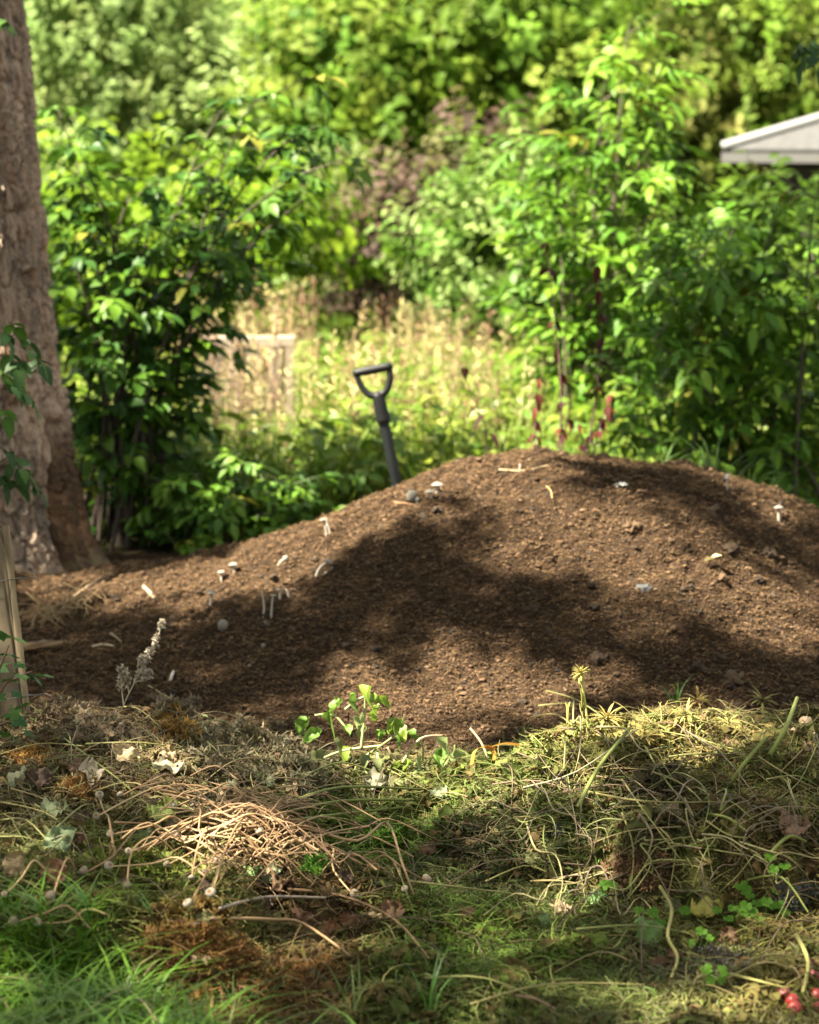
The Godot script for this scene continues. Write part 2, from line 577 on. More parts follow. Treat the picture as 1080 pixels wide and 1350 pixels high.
func build_heap() -> void:
	heap_root = thing("weed_heap", "low heap of pulled weeds and grass clippings in front of the soil mound", "weed heap", Vector3(0, 0, -5.7))
	var hh := func(x: float, z: float) -> float:
		var e := minf(x + 1.5, 1.5 - x)
		return heap_h(x, z) + heap_bumps(x, z) - 0.008 - 0.3 * (1.0 - smoothstep(0.0, 0.3, e))
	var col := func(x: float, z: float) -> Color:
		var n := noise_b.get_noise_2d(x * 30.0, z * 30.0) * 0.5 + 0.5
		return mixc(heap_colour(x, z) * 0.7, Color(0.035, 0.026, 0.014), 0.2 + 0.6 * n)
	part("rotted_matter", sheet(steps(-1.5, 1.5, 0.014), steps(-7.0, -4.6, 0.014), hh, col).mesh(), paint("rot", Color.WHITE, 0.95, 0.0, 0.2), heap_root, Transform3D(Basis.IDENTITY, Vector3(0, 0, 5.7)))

# ---------------------------------------------------------------- the big tree by the mound
# pools of sunlight on the ground, as the photograph shows them: the gaps in the crown let the sun reach these places
const POOLS := [
	[250, 795, 370, 750, 20], [370, 745, 470, 690, 34], [470, 690, 560, 655, 36], [560, 655, 650, 622, 18], [660, 625, 780, 622, 10],
	[700, 690, 900, 770, 50], [780, 730, 900, 790, 45], [900, 790, 1090, 830, 44], [640, 730, 720, 760, 22], [900, 740, 960, 780, 40],
	[60, 780, 250, 805, 12], [600, 880, 720, 930, 34], [500, 880, 560, 900, 14], [430, 905, 560, 1000, 26], [560, 980, 620, 1040, 22], [740, 900, 820, 1010, 24], [880, 940, 1000, 1010, 22],
	[120, 720, 150, 700, 10], [980, 660, 1060, 690, 12], [200, 1000, 240, 1030, 10], [700, 1060, 800, 1100, 12], [230, 1180, 300, 1200, 12], [960, 1230, 1040, 1260, 12], [640, 1230, 700, 1270, 10],
]

func in_pool(q: Vector2, margin: float) -> bool:
	for p in POOLS:
		var a := Vector2(p[0], p[1]); var b := Vector2(p[2], p[3])
		var t := clampf((q - a).dot(b - a) / maxf(1.0, (b - a).length_squared()), 0.0, 1.0)
		if q.distance_to(a.lerp(b, t)) < p[4] + margin: return true
	return false

func sun_hit(p: Vector3) -> Vector3:
	var s := SUN.normalized()
	var t := (p.y - 0.9) / s.y
	for i in 60:
		var q := p - s * t
		if q.y <= surf(q.x, q.z): return q
		t += 0.03
	return p - s * t

# plants that stand clear of the ground and catch the sun
const LIT := [[450, 925, 6.3], [490, 910, 6.3], [525, 955, 6.3], [480, 960, 6.3], [590, 985, 6.3], [555, 1025, 6.3], [766, 890, 6.25], [790, 950, 6.25], [910, 945, 6.2]]
var lit_points: Array = []

func lit_line(p: Vector3) -> bool:
	if lit_points.is_empty():
		for q in LIT: lit_points.append(at(q[0], q[1], q[2]))
	var s := SUN.normalized()
	for q in lit_points:
		var v: Vector3 = p - q
		if (v - s * v.dot(s)).length() < 0.19: return true
	return false

func build_tree() -> void:
	var base := at(-8, 745, 9.25)
	base.y = mound_h(base.x, base.z) - 0.04
	var root := thing("old_tree", "thick leaning tree trunk with flaking brown bark at the edge of the soil", "tree", base)
	# trunk: plates of bark with real fissures between them
	var b := Buf.new()
	var around := 420
	var up := 860
	var height := 4.6
	var bark := FastNoiseLite.new(); bark.seed = 11; bark.frequency = 1.0; bark.fractal_octaves = 3
	var crack := FastNoiseLite.new(); crack.seed = 23; crack.frequency = 1.0; crack.noise_type = FastNoiseLite.TYPE_CELLULAR
	crack.cellular_return_type = FastNoiseLite.RETURN_DISTANCE2_SUB
	var plate_tone := FastNoiseLite.new(); plate_tone.seed = 23; plate_tone.frequency = 1.0; plate_tone.noise_type = FastNoiseLite.TYPE_CELLULAR
	plate_tone.cellular_return_type = FastNoiseLite.RETURN_CELL_VALUE; plate_tone.fractal_type = FastNoiseLite.FRACTAL_NONE
	crack.fractal_type = FastNoiseLite.FRACTAL_NONE
	var knots := [[0.25, 0.62, 0.030], [0.55, 1.22, 0.028], [0.15, 1.50, 0.022], [0.6, 1.02, 0.03], [0.05, 0.42, 0.035], [0.75, 0.55, 0.03], [0.45, 1.62, 0.02], [-0.3, 0.8, 0.03]]
	for j in up + 1:
		var s := float(j) / up
		var y := -0.12 + pow(s, 1.25) * height
		var centre := Vector3(-0.045 * y + 0.010 * sin(y * 2.0), y, 0.03 * y)
		var r := 0.222 - 0.012 * minf(y, 2.0) - 0.018 * maxf(0.0, y - 2.0)
		for k in around:
			var a := TAU * k / around
			var dir := Vector3(cos(a), 0, sin(a))
			var flare := 0.10 * exp(-maxf(y, 0.0) / 0.16)
			var root_a := pow(maxf(0.0, cos(angle_difference(a, 0.15))), 10.0)
			var root_b := pow(maxf(0.0, cos(angle_difference(a, 1.5))), 12.0) * 0.6
			var root_c := pow(maxf(0.0, cos(angle_difference(a, 3.2))), 10.0)
			var root_d := pow(maxf(0.0, cos(angle_difference(a, -1.6))), 10.0)
			var rr := r + flare * 0.45 + 0.17 * exp(-maxf(y, 0.0) / 0.17) * (root_a + root_b + root_c + root_d) + 0.045 * root_a * exp(-pow((y - 0.3) / 0.3, 2.0))
			# the split between the trunk and its rotten flank
			var slit := exp(-pow(angle_difference(a, 0.52 + 0.05 * sin(y * 9.0)) / 0.045, 2.0)) * (1.0 - smoothstep(0.45, 0.62, y))
			var rotten := smoothstep(0.50, 0.40, absf(angle_difference(a, 0.12)) + 0.05 * bark.get_noise_2d(a * 4.0, y * 9.0)) * (1.0 - smoothstep(0.38, 0.60, y + 0.1 * bark.get_noise_2d(a * 3.0, 4.0)))
			var cx := cos(a) * 3.0; var cz := sin(a) * 3.0
			var wx := bark.get_noise_3d(cx * 1.2, y * 5.0, cz * 1.2) * 0.7
			var f := crack.get_noise_3d(cx * 1.15 + wx, y * 8.0 + wx * 1.4, cz * 1.15 - wx)
			var tint := plate_tone.get_noise_3d(cx * 1.15 + wx, y * 8.0 + wx * 1.4, cz * 1.15 - wx)
			var plate := smoothstep(-1.0, -0.72, f)
			var f2 := crack.get_noise_3d(cx * 3.0 + 30.0 + wx, y * 19.0 + wx * 2.0, cz * 3.0)
			var flake := smoothstep(-1.0, -0.75, f2)
			var big := bark.get_noise_3d(cx * 0.8, y * 1.8, cz * 0.8)
			var fine := bark.get_noise_3d(cx * 7.0, y * 14.0, cz * 7.0)
			var grain := bark.get_noise_3d(cx * 11.0, y * 2.6, cz * 11.0)
			rr += 0.013 * smoothstep(0.15, 0.5, plate) + 0.008 * tint + 0.006 * smoothstep(0.2, 0.6, flake) * (0.8 + tint) + 0.009 * big + 0.006 * fine + 0.007 * grain - 0.06 * slit
			rr += rotten * (-0.020 + 0.022 * grain - 0.008 * plate + 0.008 * fine)
			for kn in knots:
				var da: float = angle_difference(a, 1.3 - kn[0] * 1.2) * r
				var dy: float = y - kn[1]
				rr += kn[2] * 0.6 * exp(-(da * da + dy * dy * 1.2) / 0.0011) - kn[2] * 0.9 * exp(-(da * da + pow(dy + 0.035, 2.0) * 3.0) / 0.0006)
			var c := mixc(Color(0.21, 0.155, 0.115), Color(0.37, 0.275, 0.205), smoothstep(-0.7, 0.7, big + 0.5 * fine + 0.6 * tint))
			c = mixc(c, Color(0.13, 0.112, 0.092), smoothstep(0.0, 0.5, grain + bark.get_noise_3d(cx * 1.5 + 7.0, y * 2.5, cz * 1.5)) * 0.75)
			c = mixc(c, Color(0.26, 0.135, 0.07), smoothstep(0.28, 0.5, bark.get_noise_3d(cx * 2.0 - 9.0, y * 5.0, cz * 2.0 + 4.0)) * 0.55)
			c = mixc(c, mixc(Color(0.20, 0.115, 0.065), Color(0.085, 0.055, 0.036), smoothstep(-0.35, 0.35, grain + 0.8 * fine + 0.4 * tint)), rotten)
			c = mixc(c, Color(0.20, 0.16, 0.10), root_a * (1.0 - smoothstep(0.08, 0.11, y + 0.10 * fine + 0.06 * grain)) * 0.7)
			b.vert(centre + dir * rr, c)
		if j > 0:
			var p0 := (j - 1) * around
			var p1 := j * around
			for k in around:
				var k2 := (k + 1) % around
				b.quad(p0 + k, p1 + k, p1 + k2, p0 + k2)
	var bm := paint("bark", Color.WHITE, 0.9, 0.0, 0.25)
	bm.heightmap_enabled = true
	bm.heightmap_texture = grain_texture(0.05, 0.0, 1.0, 5)
	bm.heightmap_scale = 0.9
	bm.uv1_triplanar = true
	bm.uv1_scale = Vector3(4, 1.6, 4)
	part("trunk", b.mesh(), bm, root)
	# limbs
	var top := Vector3(-0.045 * 4.4, 4.4, 0.12)
	var limb_mat := paint("limb", Color(0.14, 0.10, 0.075), 0.9)
	var tips := []
	for i in 16:
		var a := i * 2.4
		var end := Vector3(-2.2 + cos(a) * (1.0 + 0.16 * i), 5.4 + 0.09 * i, 1.6 + sin(a) * (1.1 + 0.19 * i))
		var mid := top.lerp(end, 0.5) + Vector3(0, 0.35, 0)
		var shaded := true
		for k in 9:
			if in_pool(to_px(sun_hit(base + top.lerp(mid, minf(1.0, k / 4.0)).lerp(end, maxf(0.0, k / 4.0 - 1.0)))), 12.0): shaded = false
		if not shaded: continue
		var lb := Buf.new()
		tube(lb, [top - Vector3(0, 0.3, 0), top.lerp(mid, 0.5) + Vector3(0, 0.1, 0), mid, mid.lerp(end, 0.5), end], [0.09, 0.06, 0.045, 0.03, 0.012], 8)
		part("limb", lb.mesh(), limb_mat, root)
	# crown, out of view: leafy twigs left out wherever sun should reach the ground
	var kinds := []
	for k in 3: kinds.append(spray(10, 0.26, 0.09, 0.058, rng, 0.0))
	var crown := [Many.new(), Many.new(), Many.new()]
	var leafm := paint("crown_leaf", Color.WHITE, 0.5, 0.7)
	var clump := FastNoiseLite.new(); clump.seed = 8; clump.frequency = 0.55; clump.fractal_octaves = 2
	var made := 0
	for i in 16000:
		var p := Vector3(rng.randf_range(-7.0, -1.2), rng.randf_range(4.4, 7.4), rng.randf_range(-10.9, -2.4))
		var hit := sun_hit(p)
		if hit.z < -10.35 and hit.x > 0.1: continue
		if hit.z < -11.2: continue
		var q := to_px(hit)
		if in_pool(q, 19.0): continue
		if lit_line(p): continue
		var keep := 0.80
		if hit.z > -6.7: keep = 0.40
		if hit.z > -5.4 and hit.x < 0.0: keep = 0.36
		if rng.randf() > keep: continue
		var t := Transform3D(frame_of((rnd_unit() + Vector3(0, -0.2, 0)).normalized()), p - base)
		crown[i % 3].put(t, vary(Color(0.05, 0.095, 0.02), 0.3))
		made += 1
	for k in 3: many_node("crown", kinds[k].mesh(leafm), crown[k], root)
	print("crown twigs ", made)

# ---------------------------------------------------------------- hut at the back
func build_hut() -> void:
	var d := 15.0
	var corner := at(953, 196, d)
	var root := thing("garden_hut", "small dark garden hut with a pale grey hipped roof behind the bushes", "hut", Vector3(corner.x, ground_h(corner.x, -d), -d), "", -0.32)
	var o := corner - root.position
	var roof := Buf.new()
	var w := 4.4
	var dp := 3.0
	var rise := 0.72
	var apex_a := o + Vector3(w * 0.5, rise, -dp * 0.5)
	var c := [o, o + Vector3(w, 0, 0), o + Vector3(w, 0, -dp), o + Vector3(0, 0, -dp)]
	for k in 4:
		var p0: Vector3 = c[k]; var p1: Vector3 = c[(k + 1) % 4]
		var a0 := roof.vert(p0); var a1 := roof.vert(p1); var a2 := roof.vert(apex_a)
		roof.tri(a0, a2, a1)
		var l0 := roof.vert(p0 - Vector3(0, 0.012, 0)); var l1 := roof.vert(p1 - Vector3(0, 0.012, 0))
		var e0 := roof.vert(p0 - Vector3(0, 0.0, 0)); var e1 := roof.vert(p1)
		roof.quad(e0, e1, l1, l0)
	var rm := paint("roof_felt", Color(0.058, 0.058, 0.058), 0.85)
	rm.albedo_texture = grain_texture(0.03, 0.75, 1.0, 9)
	rm.uv1_triplanar = true
	part("roof", roof.mesh(), rm, root)
	var trim := paint("pale_trim", Color(0.16, 0.16, 0.157), 0.6)
	for k in 4:
		var hb := Buf.new()
		tube(hb, [c[k] + Vector3(0, 0.01, 0), apex_a + Vector3(0, 0.01, 0)], [0.028, 0.028], 6)
		part("ridge_cap", hb.mesh(), trim, root)
		var fb := BoxMesh.new()
		var p0: Vector3 = c[k]; var p1: Vector3 = c[(k + 1) % 4]
		fb.size = Vector3((p1 - p0).length() - 0.03, 0.05, 0.02)
		var t := Transform3D(Basis(Vector3.UP, 0.0 if k % 2 == 0 else PI / 2), (p0 + p1) * 0.5 - Vector3(0, 0.045, 0))
		part("fascia_board", fb, paint("fascia", Color(0.085, 0.083, 0.08), 0.6), root, t)
	var wallm := paint("hut_wood", Color(0.022, 0.014, 0.011), 0.8)
	var walls := [[Vector3(w * 0.5, 0, -0.16), Vector3(w - 0.3, 0, 0.05)], [Vector3(w * 0.5, 0, -dp + 0.16), Vector3(w - 0.3, 0, 0.05)], [Vector3(0.16, 0, -dp * 0.5), Vector3(0.05, 0, dp - 0.42)], [Vector3(w - 0.16, 0, -dp * 0.5), Vector3(0.05, 0, dp - 0.42)]]
	for wl in walls:
		var bm := BoxMesh.new()
		bm.size = wl[1] + Vector3(0, o.y - 0.04, 0)
		part("wall", bm, wallm, root, Transform3D(Basis.IDENTITY, Vector3(o.x, 0, o.z) + wl[0] + Vector3(0, (o.y - 0.04) * 0.5 - 0.02, 0)))

# ---------------------------------------------------------------- far shrubs and trees
func far_bush(called: String, label: String, category: String, foot: Vector3, lobes: Array, leaf_kinds: Array, cols: Array, per_area: float, size: float, group := "", up_bias := 0.5) -> void:
	var root := thing(called, label, category, foot, group)
	var wood := paint("twig_wood", Color(0.07, 0.05, 0.032), 0.9)
	var sb := Buf.new()
	for i in 5:
		var l: Array = lobes[i % lobes.size()]
		var e: Vector3 = l[0] - foot
		var sb2 := Buf.new()
		var st := Vector3(rng.randf_range(-0.25, 0.25), -0.05, rng.randf_range(-0.2, 0.2))
		tube(sb2, [st, st.lerp(e, 0.4) + Vector3(rng.randf_range(-0.1, 0.1), 0.1, 0), e], [0.045, 0.03, 0.012], 6)
		part("stem", sb2.mesh(), wood, root)
	var many := []
	for k in leaf_kinds.size(): many.append(Many.new())
	for l in lobes:
		var r: Vector3 = l[1]
		var n := int(per_area * (r.x * r.y + r.x * r.z + r.y * r.z))
		var tone := rng.randf_range(0.8, 1.2)
		var pick: Color = cols[rng.randi() % cols.size()]
		for i in n:
			var u := rnd_unit()
			if u.y < -0.6 and rng.randf() < 0.6: u.y = -u.y
			var f := 1.0 - 0.42 * pow(rng.randf(), 1.5)
			var p: Vector3 = l[0] + Vector3(u.x * r.x, u.y * r.y, u.z * r.z) * f
			p += rnd_unit() * 0.06
			if p.y < 0.05: continue
			var dir := (u + Vector3(0, up_bias, 0) + rnd_unit() * 0.5).normalized()
			var s := size * rng.randf_range(0.7, 1.3)
			var c := mixc(pick, cols[rng.randi() % cols.size()], rng.randf() * 0.6) * tone
			var k := rng.randi() % leaf_kinds.size()
			many[k].put(Transform3D(frame_of(dir).rotated(dir, rng.randf() * TAU).scaled_local(Vector3(s, s, s)), p - foot), vary(c, 0.22))
	for k in leaf_kinds.size():
		if many[k].count: many_node("foliage", leaf_kinds[k], many[k], root)

# lobes filling an outline given in the view: centre, half width and half height in picture points, depth
func lobes_in(list: Array, depth: float, thick: float, n: int, low: float, high: float) -> Array:
	var out := []
	for e in list:
		for i in n:
			var a := rng.randf() * TAU
			var q := sqrt(rng.randf()) * 0.8
			var p := at(e[0] + cos(a) * q * e[2], e[1] + sin(a) * q * e[3], depth + rng.randf_range(-thick, thick))
			var r := rng.randf_range(low, high)
			out.append([p, Vector3(r * rng.randf_range(0.9, 1.4), r * rng.randf_range(0.7, 1.0), r)])
	return out

func build_background() -> void:
	var leaf := paint("far_leaf", Color.WHITE, 0.6, 0.95, 0.25)
	var small := []
	var mid := []
	var shoots := []
	for k in 2:
		small.append(spray(12, 0.22, 0.055, 0.032, rng, 0.4).mesh(leaf))
		mid.append(spray(11, 0.30, 0.095, 0.055, rng, 0.2).mesh(leaf))
		shoots.append(spray(16, 0.34, 0.060, 0.028, rng, 0.7).mesh(leaf))
	var yg := [Color(0.145, 0.225, 0.022), Color(0.105, 0.19, 0.018), Color(0.19, 0.25, 0.04)]
	var gr := [Color(0.075, 0.155, 0.016), Color(0.058, 0.13, 0.015), Color(0.10, 0.17, 0.016)]
	var pale := [Color(0.23, 0.32, 0.10), Color(0.27, 0.35, 0.13), Color(0.18, 0.27, 0.07)]
	var dark := [Color(0.055, 0.10, 0.016), Color(0.07, 0.115, 0.018)]
	var purple := [Color(0.10, 0.060, 0.050), Color(0.13, 0.09, 0.065), Color(0.075, 0.05, 0.042), Color(0.13, 0.15, 0.04)]
	var conifer := [Color(0.19, 0.22, 0.05), Color(0.145, 0.19, 0.04), Color(0.24, 0.23, 0.07)]
	# the wall of woodland furthest back
	var woods := [[-7.0, 30.0, "green", "dense green tree behind the pale shoots beside the leaning trunk"], [-3.6, 29.0, "dark", "tall dark tree at the back, above the pale bush"], [0.2, 31.0, "green", "tall green tree at the back, above the round hedge bush"], [3.4, 29.0, "conifer", "olive tree at the back, between the hedge bush and the hut"], [6.6, 30.0, "conifer", "yellowish tree at the back, above the hut roof"], [10.0, 31.0, "green", "green tree standing beyond the hut"]]
	for wd in woods:
		var cols: Array = dark if wd[2] == "dark" else (gr + yg if wd[2] == "green" else conifer)
		var foot := Vector3(wd[0], ground_h(wd[0], -wd[1]), -wd[1])
		var lobes := []
		for i in 46:
			lobes.append([foot + Vector3(rng.randf_range(-2.0, 2.0), rng.randf_range(0.4, 5.0), rng.randf_range(-1.0, 1.2)), Vector3(1, 0.85, 1) * rng.randf_range(0.45, 0.8)])
		far_bush("woodland_tree", wd[3], "tree", foot, lobes, mid, cols, 75.0, 1.5, "trees at the back")
	# single bushes
	var f := at(235, 400, 19.0); f.y = ground_h(f.x, f.z)
	far_bush("pale_bush", "pale grey-green bush with upright shoots behind the leafy shrub by the trunk", "bush", f, lobes_in([[120, 110, 90, 100], [250, 150, 120, 110], [330, 200, 90, 110], [200, 280, 160, 110], [120, 30, 50, 40]], 19.0, 0.8, 9, 0.25, 0.48), small, pale, 150.0, 1.25, "", 0.8)
	f = at(600, 380, 18.0); f.y = ground_h(f.x, f.z)
	far_bush("hedge_bush", "big rounded yellow-green bush in the middle of the backdrop", "bush", f, lobes_in([[480, 110, 110, 60], [600, 60, 150, 60], [560, 150, 170, 70], [720, 90, 120, 80], [640, 230, 170, 80], [440, 250, 70, 90], [780, 200, 90, 90]], 18.0, 0.9, 9, 0.22, 0.46), mid, yg + gr, 110.0, 1.0)
	f = at(420, 400, 16.5); f.y = ground_h(f.x, f.z)
	far_bush("green_bush", "green bush beside the purple one, below the hedge bush", "bush", f, lobes_in([[400, 290, 50, 70], [360, 350, 50, 50], [420, 370, 40, 40]], 16.5, 0.4, 9, 0.15, 0.28), small, gr + pale, 150.0, 1.0)
	f = at(560, 400, 15.5); f.y = ground_h(f.x, f.z)
	far_bush("purple_bush", "dark purple-brown leaved bush in front of the round hedge bush", "bush", f, lobes_in([[505, 290, 55, 55], [585, 265, 50, 55], [560, 345, 60, 45], [490, 360, 45, 40], [635, 215, 20, 30]], 15.5, 0.35, 8, 0.10, 0.20), small, purple, 150.0, 1.0)
	f = at(650, 420, 14.6); f.y = ground_h(f.x, f.z)
	far_bush("pale_green_bush", "loose pale green bush between the purple bush and the sunlit elder", "bush", f, lobes_in([[650, 290, 45, 70], [620, 350, 40, 50], [680, 370, 40, 50], [640, 400, 60, 25]], 14.6, 0.3, 9, 0.12, 0.24), small, pale + gr, 160.0, 1.0)
	f = at(930, 330, 20.0); f.y = ground_h(f.x, f.z)
	far_bush("olive_bush", "tall olive-yellow bush behind the hut roof", "bush", f, lobes_in([[900, 100, 100, 90], [1000, 60, 90, 80], [1040, 130, 60, 60], [860, 190, 70, 80], [830, 60, 60, 60], [960, 190, 90, 60]], 20.0, 0.8, 8, 0.25, 0.48), small, conifer + yg, 140.0, 1.3)
	f = at(60, 400, 14.5); f.y = ground_h(f.x, f.z)
	far_bush("bright_bush", "bright yellow-green bush glowing behind the leafy shrub by the trunk", "bush", f, lobes_in([[140, 330, 110, 110], [230, 380, 80, 80], [330, 310, 60, 60], [90, 420, 80, 80]], 14.5, 0.4, 9, 0.16, 0.32), mid, [Color(0.12, 0.22, 0.013), Color(0.155, 0.24, 0.016)], 110.0, 0.8)
	f = at(-80, 480, 13.0); f.y = ground_h(f.x, f.z)
	far_bush("side_bush", "green bush growing beyond the leaning trunk", "bush", f, lobes_in([[-90, 330, 110, 130], [-60, 470, 110, 90], [-200, 400, 110, 130]], 13.0, 0.4, 8, 0.2, 0.34), mid, gr, 90.0, 0.8)
	f = at(1050, 480, 13.4); f.y = ground_h(f.x, f.z)
	far_bush("dark_bush", "dark green bush in the shade in front of the hut", "bush", f, lobes_in([[1030, 400, 80, 80], [1060, 500, 70, 110], [960, 450, 80, 110]], 13.0, 0.4, 9, 0.2, 0.34), mid, dark + gr, 100.0, 0.8)

# ---------------------------------------------------------------- the sunny wild strip behind the mound
func grass_tuft(n: int, h: float, w: float, spread: float, r: RandomNumberGenerator, bend := 0.5) -> Buf:
	var b := Buf.new()
	for i in n:
		var a := r.randf() * TAU
		var o := Vector3(cos(a), 0, sin(a)) * r.randf() * spread
		var out := Vector3(cos(a + r.randf_range(-0.8, 0.8)), 0, sin(a + r.randf_range(-0.8, 0.8)))
		var hh := h * r.randf_range(0.5, 1.1)
		var side := out.cross(Vector3.UP).normalized() * w * 0.5 * r.randf_range(0.7, 1.2)
		var tone := r.randf_range(0.75, 1.2)
		var prev := -1
		for k in 5:
			var s := k / 4.0
			var p := o + Vector3(0, hh * (s - bend * 0.35 * s * s * s), 0) + out * hh * bend * s * s
			var ww := side * (1.0 - s * s * 0.95)
			var col := Color(tone, tone, tone)
			var f := b.vert(p - ww, col)
			b.vert(p + ww, col)
			if prev >= 0: b.quad(prev, f, f + 1, prev + 1)
			prev = f
	return b

# a dead flower stalk with a fuzzy head of seeds
func seed_stalk(h: float, r: RandomNumberGenerator) -> Buf:
	var b := Buf.new()
	var lean := Vector3(r.randf_range(-0.12, 0.12), 0, r.randf_range(-0.12, 0.12))
	tube(b, [Vector3.ZERO, Vector3(0, h * 0.5, 0) + lean * 0.3 * h, Vector3(0, h, 0) + lean * h], [0.003, 0.0025, 0.0015], 3, Color.WHITE, false)
	for i in 34:
		var s := r.randf_range(0.45, 1.0)
		var p := Vector3(0, h * s, 0) + lean * h * s * s
		var ba := frame_of((Vector3(r.randfn(), 0.9, r.randfn())).normalized())
		blade(b, Transform3D(ba * Basis(Vector3.RIGHT, -PI / 2), p), r.randf_range(0.02, 0.06), r.randf_range(0.006, 0.012), 0.2, 0.1, 2, r.randf_range(0.7, 1.3))
	return b

func build_meadow() -> void:
	var leaf := paint("meadow_leaf", Color.WHITE, 0.5, 0.9)
	var dry := paint("meadow_dry", Color.WHITE, 0.85, 0.5, 0.3)
	# green herbs and grass
	var g := Many.new()
	var g2 := Many.new()
	var tuft := grass_tuft(16, 0.42, 0.007, 0.10, rng, 0.6).mesh(leaf)
	var herb := spray(12, 0.26, 0.07, 0.035, rng, 0.3).mesh(leaf)
	for i in 13500:
		var d := lerpf(10.2, 17.0, pow(rng.randf(), 0.8))
		var px := rng.randf_range(-260, 1150)
		var x := (px - 540) / FPX * d
		var z := -d
		if mound_h(x, z) > 0.05 and d < 10.4: continue
		if px > 255 and px < 400 and d < 11.75 and rng.randf() < 0.6: continue
		var p := Vector3(x, ground_h(x, z) - 0.01, z)
		var s := rng.randf_range(0.6, 1.25) * (1.25 if rng.randf() < 0.3 else 1.0)
		var c := mixc(Color(0.085, 0.19, 0.014), Color(0.21, 0.25, 0.035), rng.randf())
		var yaw := Basis(Vector3.UP, rng.randf() * TAU)
		if i % 2: g.put(Transform3D(yaw.scaled(Vector3(s, s, s)), p), c)
		else: g2.put(Transform3D((yaw * Basis(Vector3.RIGHT, rng.randfn() * 0.25)).scaled(Vector3(s, s * 1.2, s)), p), c)
	var root := thing("meadow_herbs", "yellow-green herbs and grass growing thickly between the mound and the bushes", "meadow", Vector3.ZERO)
	root.set_meta("kind", "stuff")
	many_node("grass", tuft, g, root)
	many_node("foliage", herb, g2, root)
	# dry stalks
	var kinds := []
	for k in 3: kinds.append(seed_stalk(0.75, rng).mesh(dry))
	var many := [Many.new(), Many.new(), Many.new()]
	for i in 460:
		var d := rng.randf_range(10.6, 14.0)
		var px := 0.0
		var w := rng.randf()
		if w < 0.5: px = rng.randfn(330, 60)
		elif w < 0.9: px = rng.randfn(560, 70)
		else: px = rng.randf_range(230, 740)
		if px > 420 and px < 470 and rng.randf() < 0.5: continue
		var x := (px - 540) / FPX * d
		var s := rng.randf_range(0.55, 1.05) * (0.95 if px < 430 else 0.85)
		var c := mixc(Color(0.32, 0.25, 0.13), Color(0.44, 0.38, 0.18), rng.randf())
		if rng.randf() < 0.45: c = Color(0.20, 0.125, 0.075)
		many[i % 3].put(Transform3D((Basis(Vector3.UP, rng.randf() * TAU) * Basis(Vector3.RIGHT, rng.randfn() * 0.10)).scaled(Vector3(s, s, s)), Vector3(x, ground_h(x, -d), -d)), vary(c, 0.2))
	var dr := thing("dry_meadow_stalks", "straw-brown dead flower stalks standing in the sunny strip behind the spade", "dry stalks", Vector3.ZERO)
	dr.set_meta("kind", "stuff")
	for k in 3: many_node("foliage", kinds[k], many[k], dr)
	# weathered rail among the stalks
	var a := at(268, 450, 11.7)
	var e := at(388, 449, 11.7)
	var mid := (a + e) * 0.5
	var rail := thing("board_fence", "low pale weathered board fence standing among the dry stalks", "fence", Vector3(mid.x, ground_h(mid.x, mid.z), mid.z))
	var rm := paint("pale_wood", Color(0.27, 0.215, 0.165), 0.85)
	var bx := BoxMesh.new()
	bx.size = Vector3((e - a).length(), 0.035, 0.10)
	part("rail", bx, rm, rail, Transform3D(Basis.IDENTITY, mid - rail.position))
	for i in 9:
		var sb := BoxMesh.new()
		sb.size = Vector3(bx.size.x / 9.0 - 0.006, mid.y - rail.position.y + 0.02, 0.018)
		part("slat", sb, paint("slat_%d" % (i % 3), [Color(0.19, 0.145, 0.105), Color(0.155, 0.115, 0.085), Color(0.22, 0.17, 0.125)][i % 3], 0.9), rail, Transform3D(Basis(Vector3.BACK, rng.randfn() * 0.02), Vector3(lerpf(-0.5, 0.5, (i + 0.5) / 9.0) * bx.size.x, (mid.y - rail.position.y) * 0.5 - 0.03, 0.04)))
	for s in [-0.42, 0.0, 0.42]:
		var pb := BoxMesh.new()
		pb.size = Vector3(0.05, mid.y - rail.position.y + 0.1, 0.05)
		part("post", pb, rm, rail, Transform3D(Basis.IDENTITY, Vector3(s * bx.size.x, (mid.y - rail.position.y) * 0.5 - 0.07, 0)))

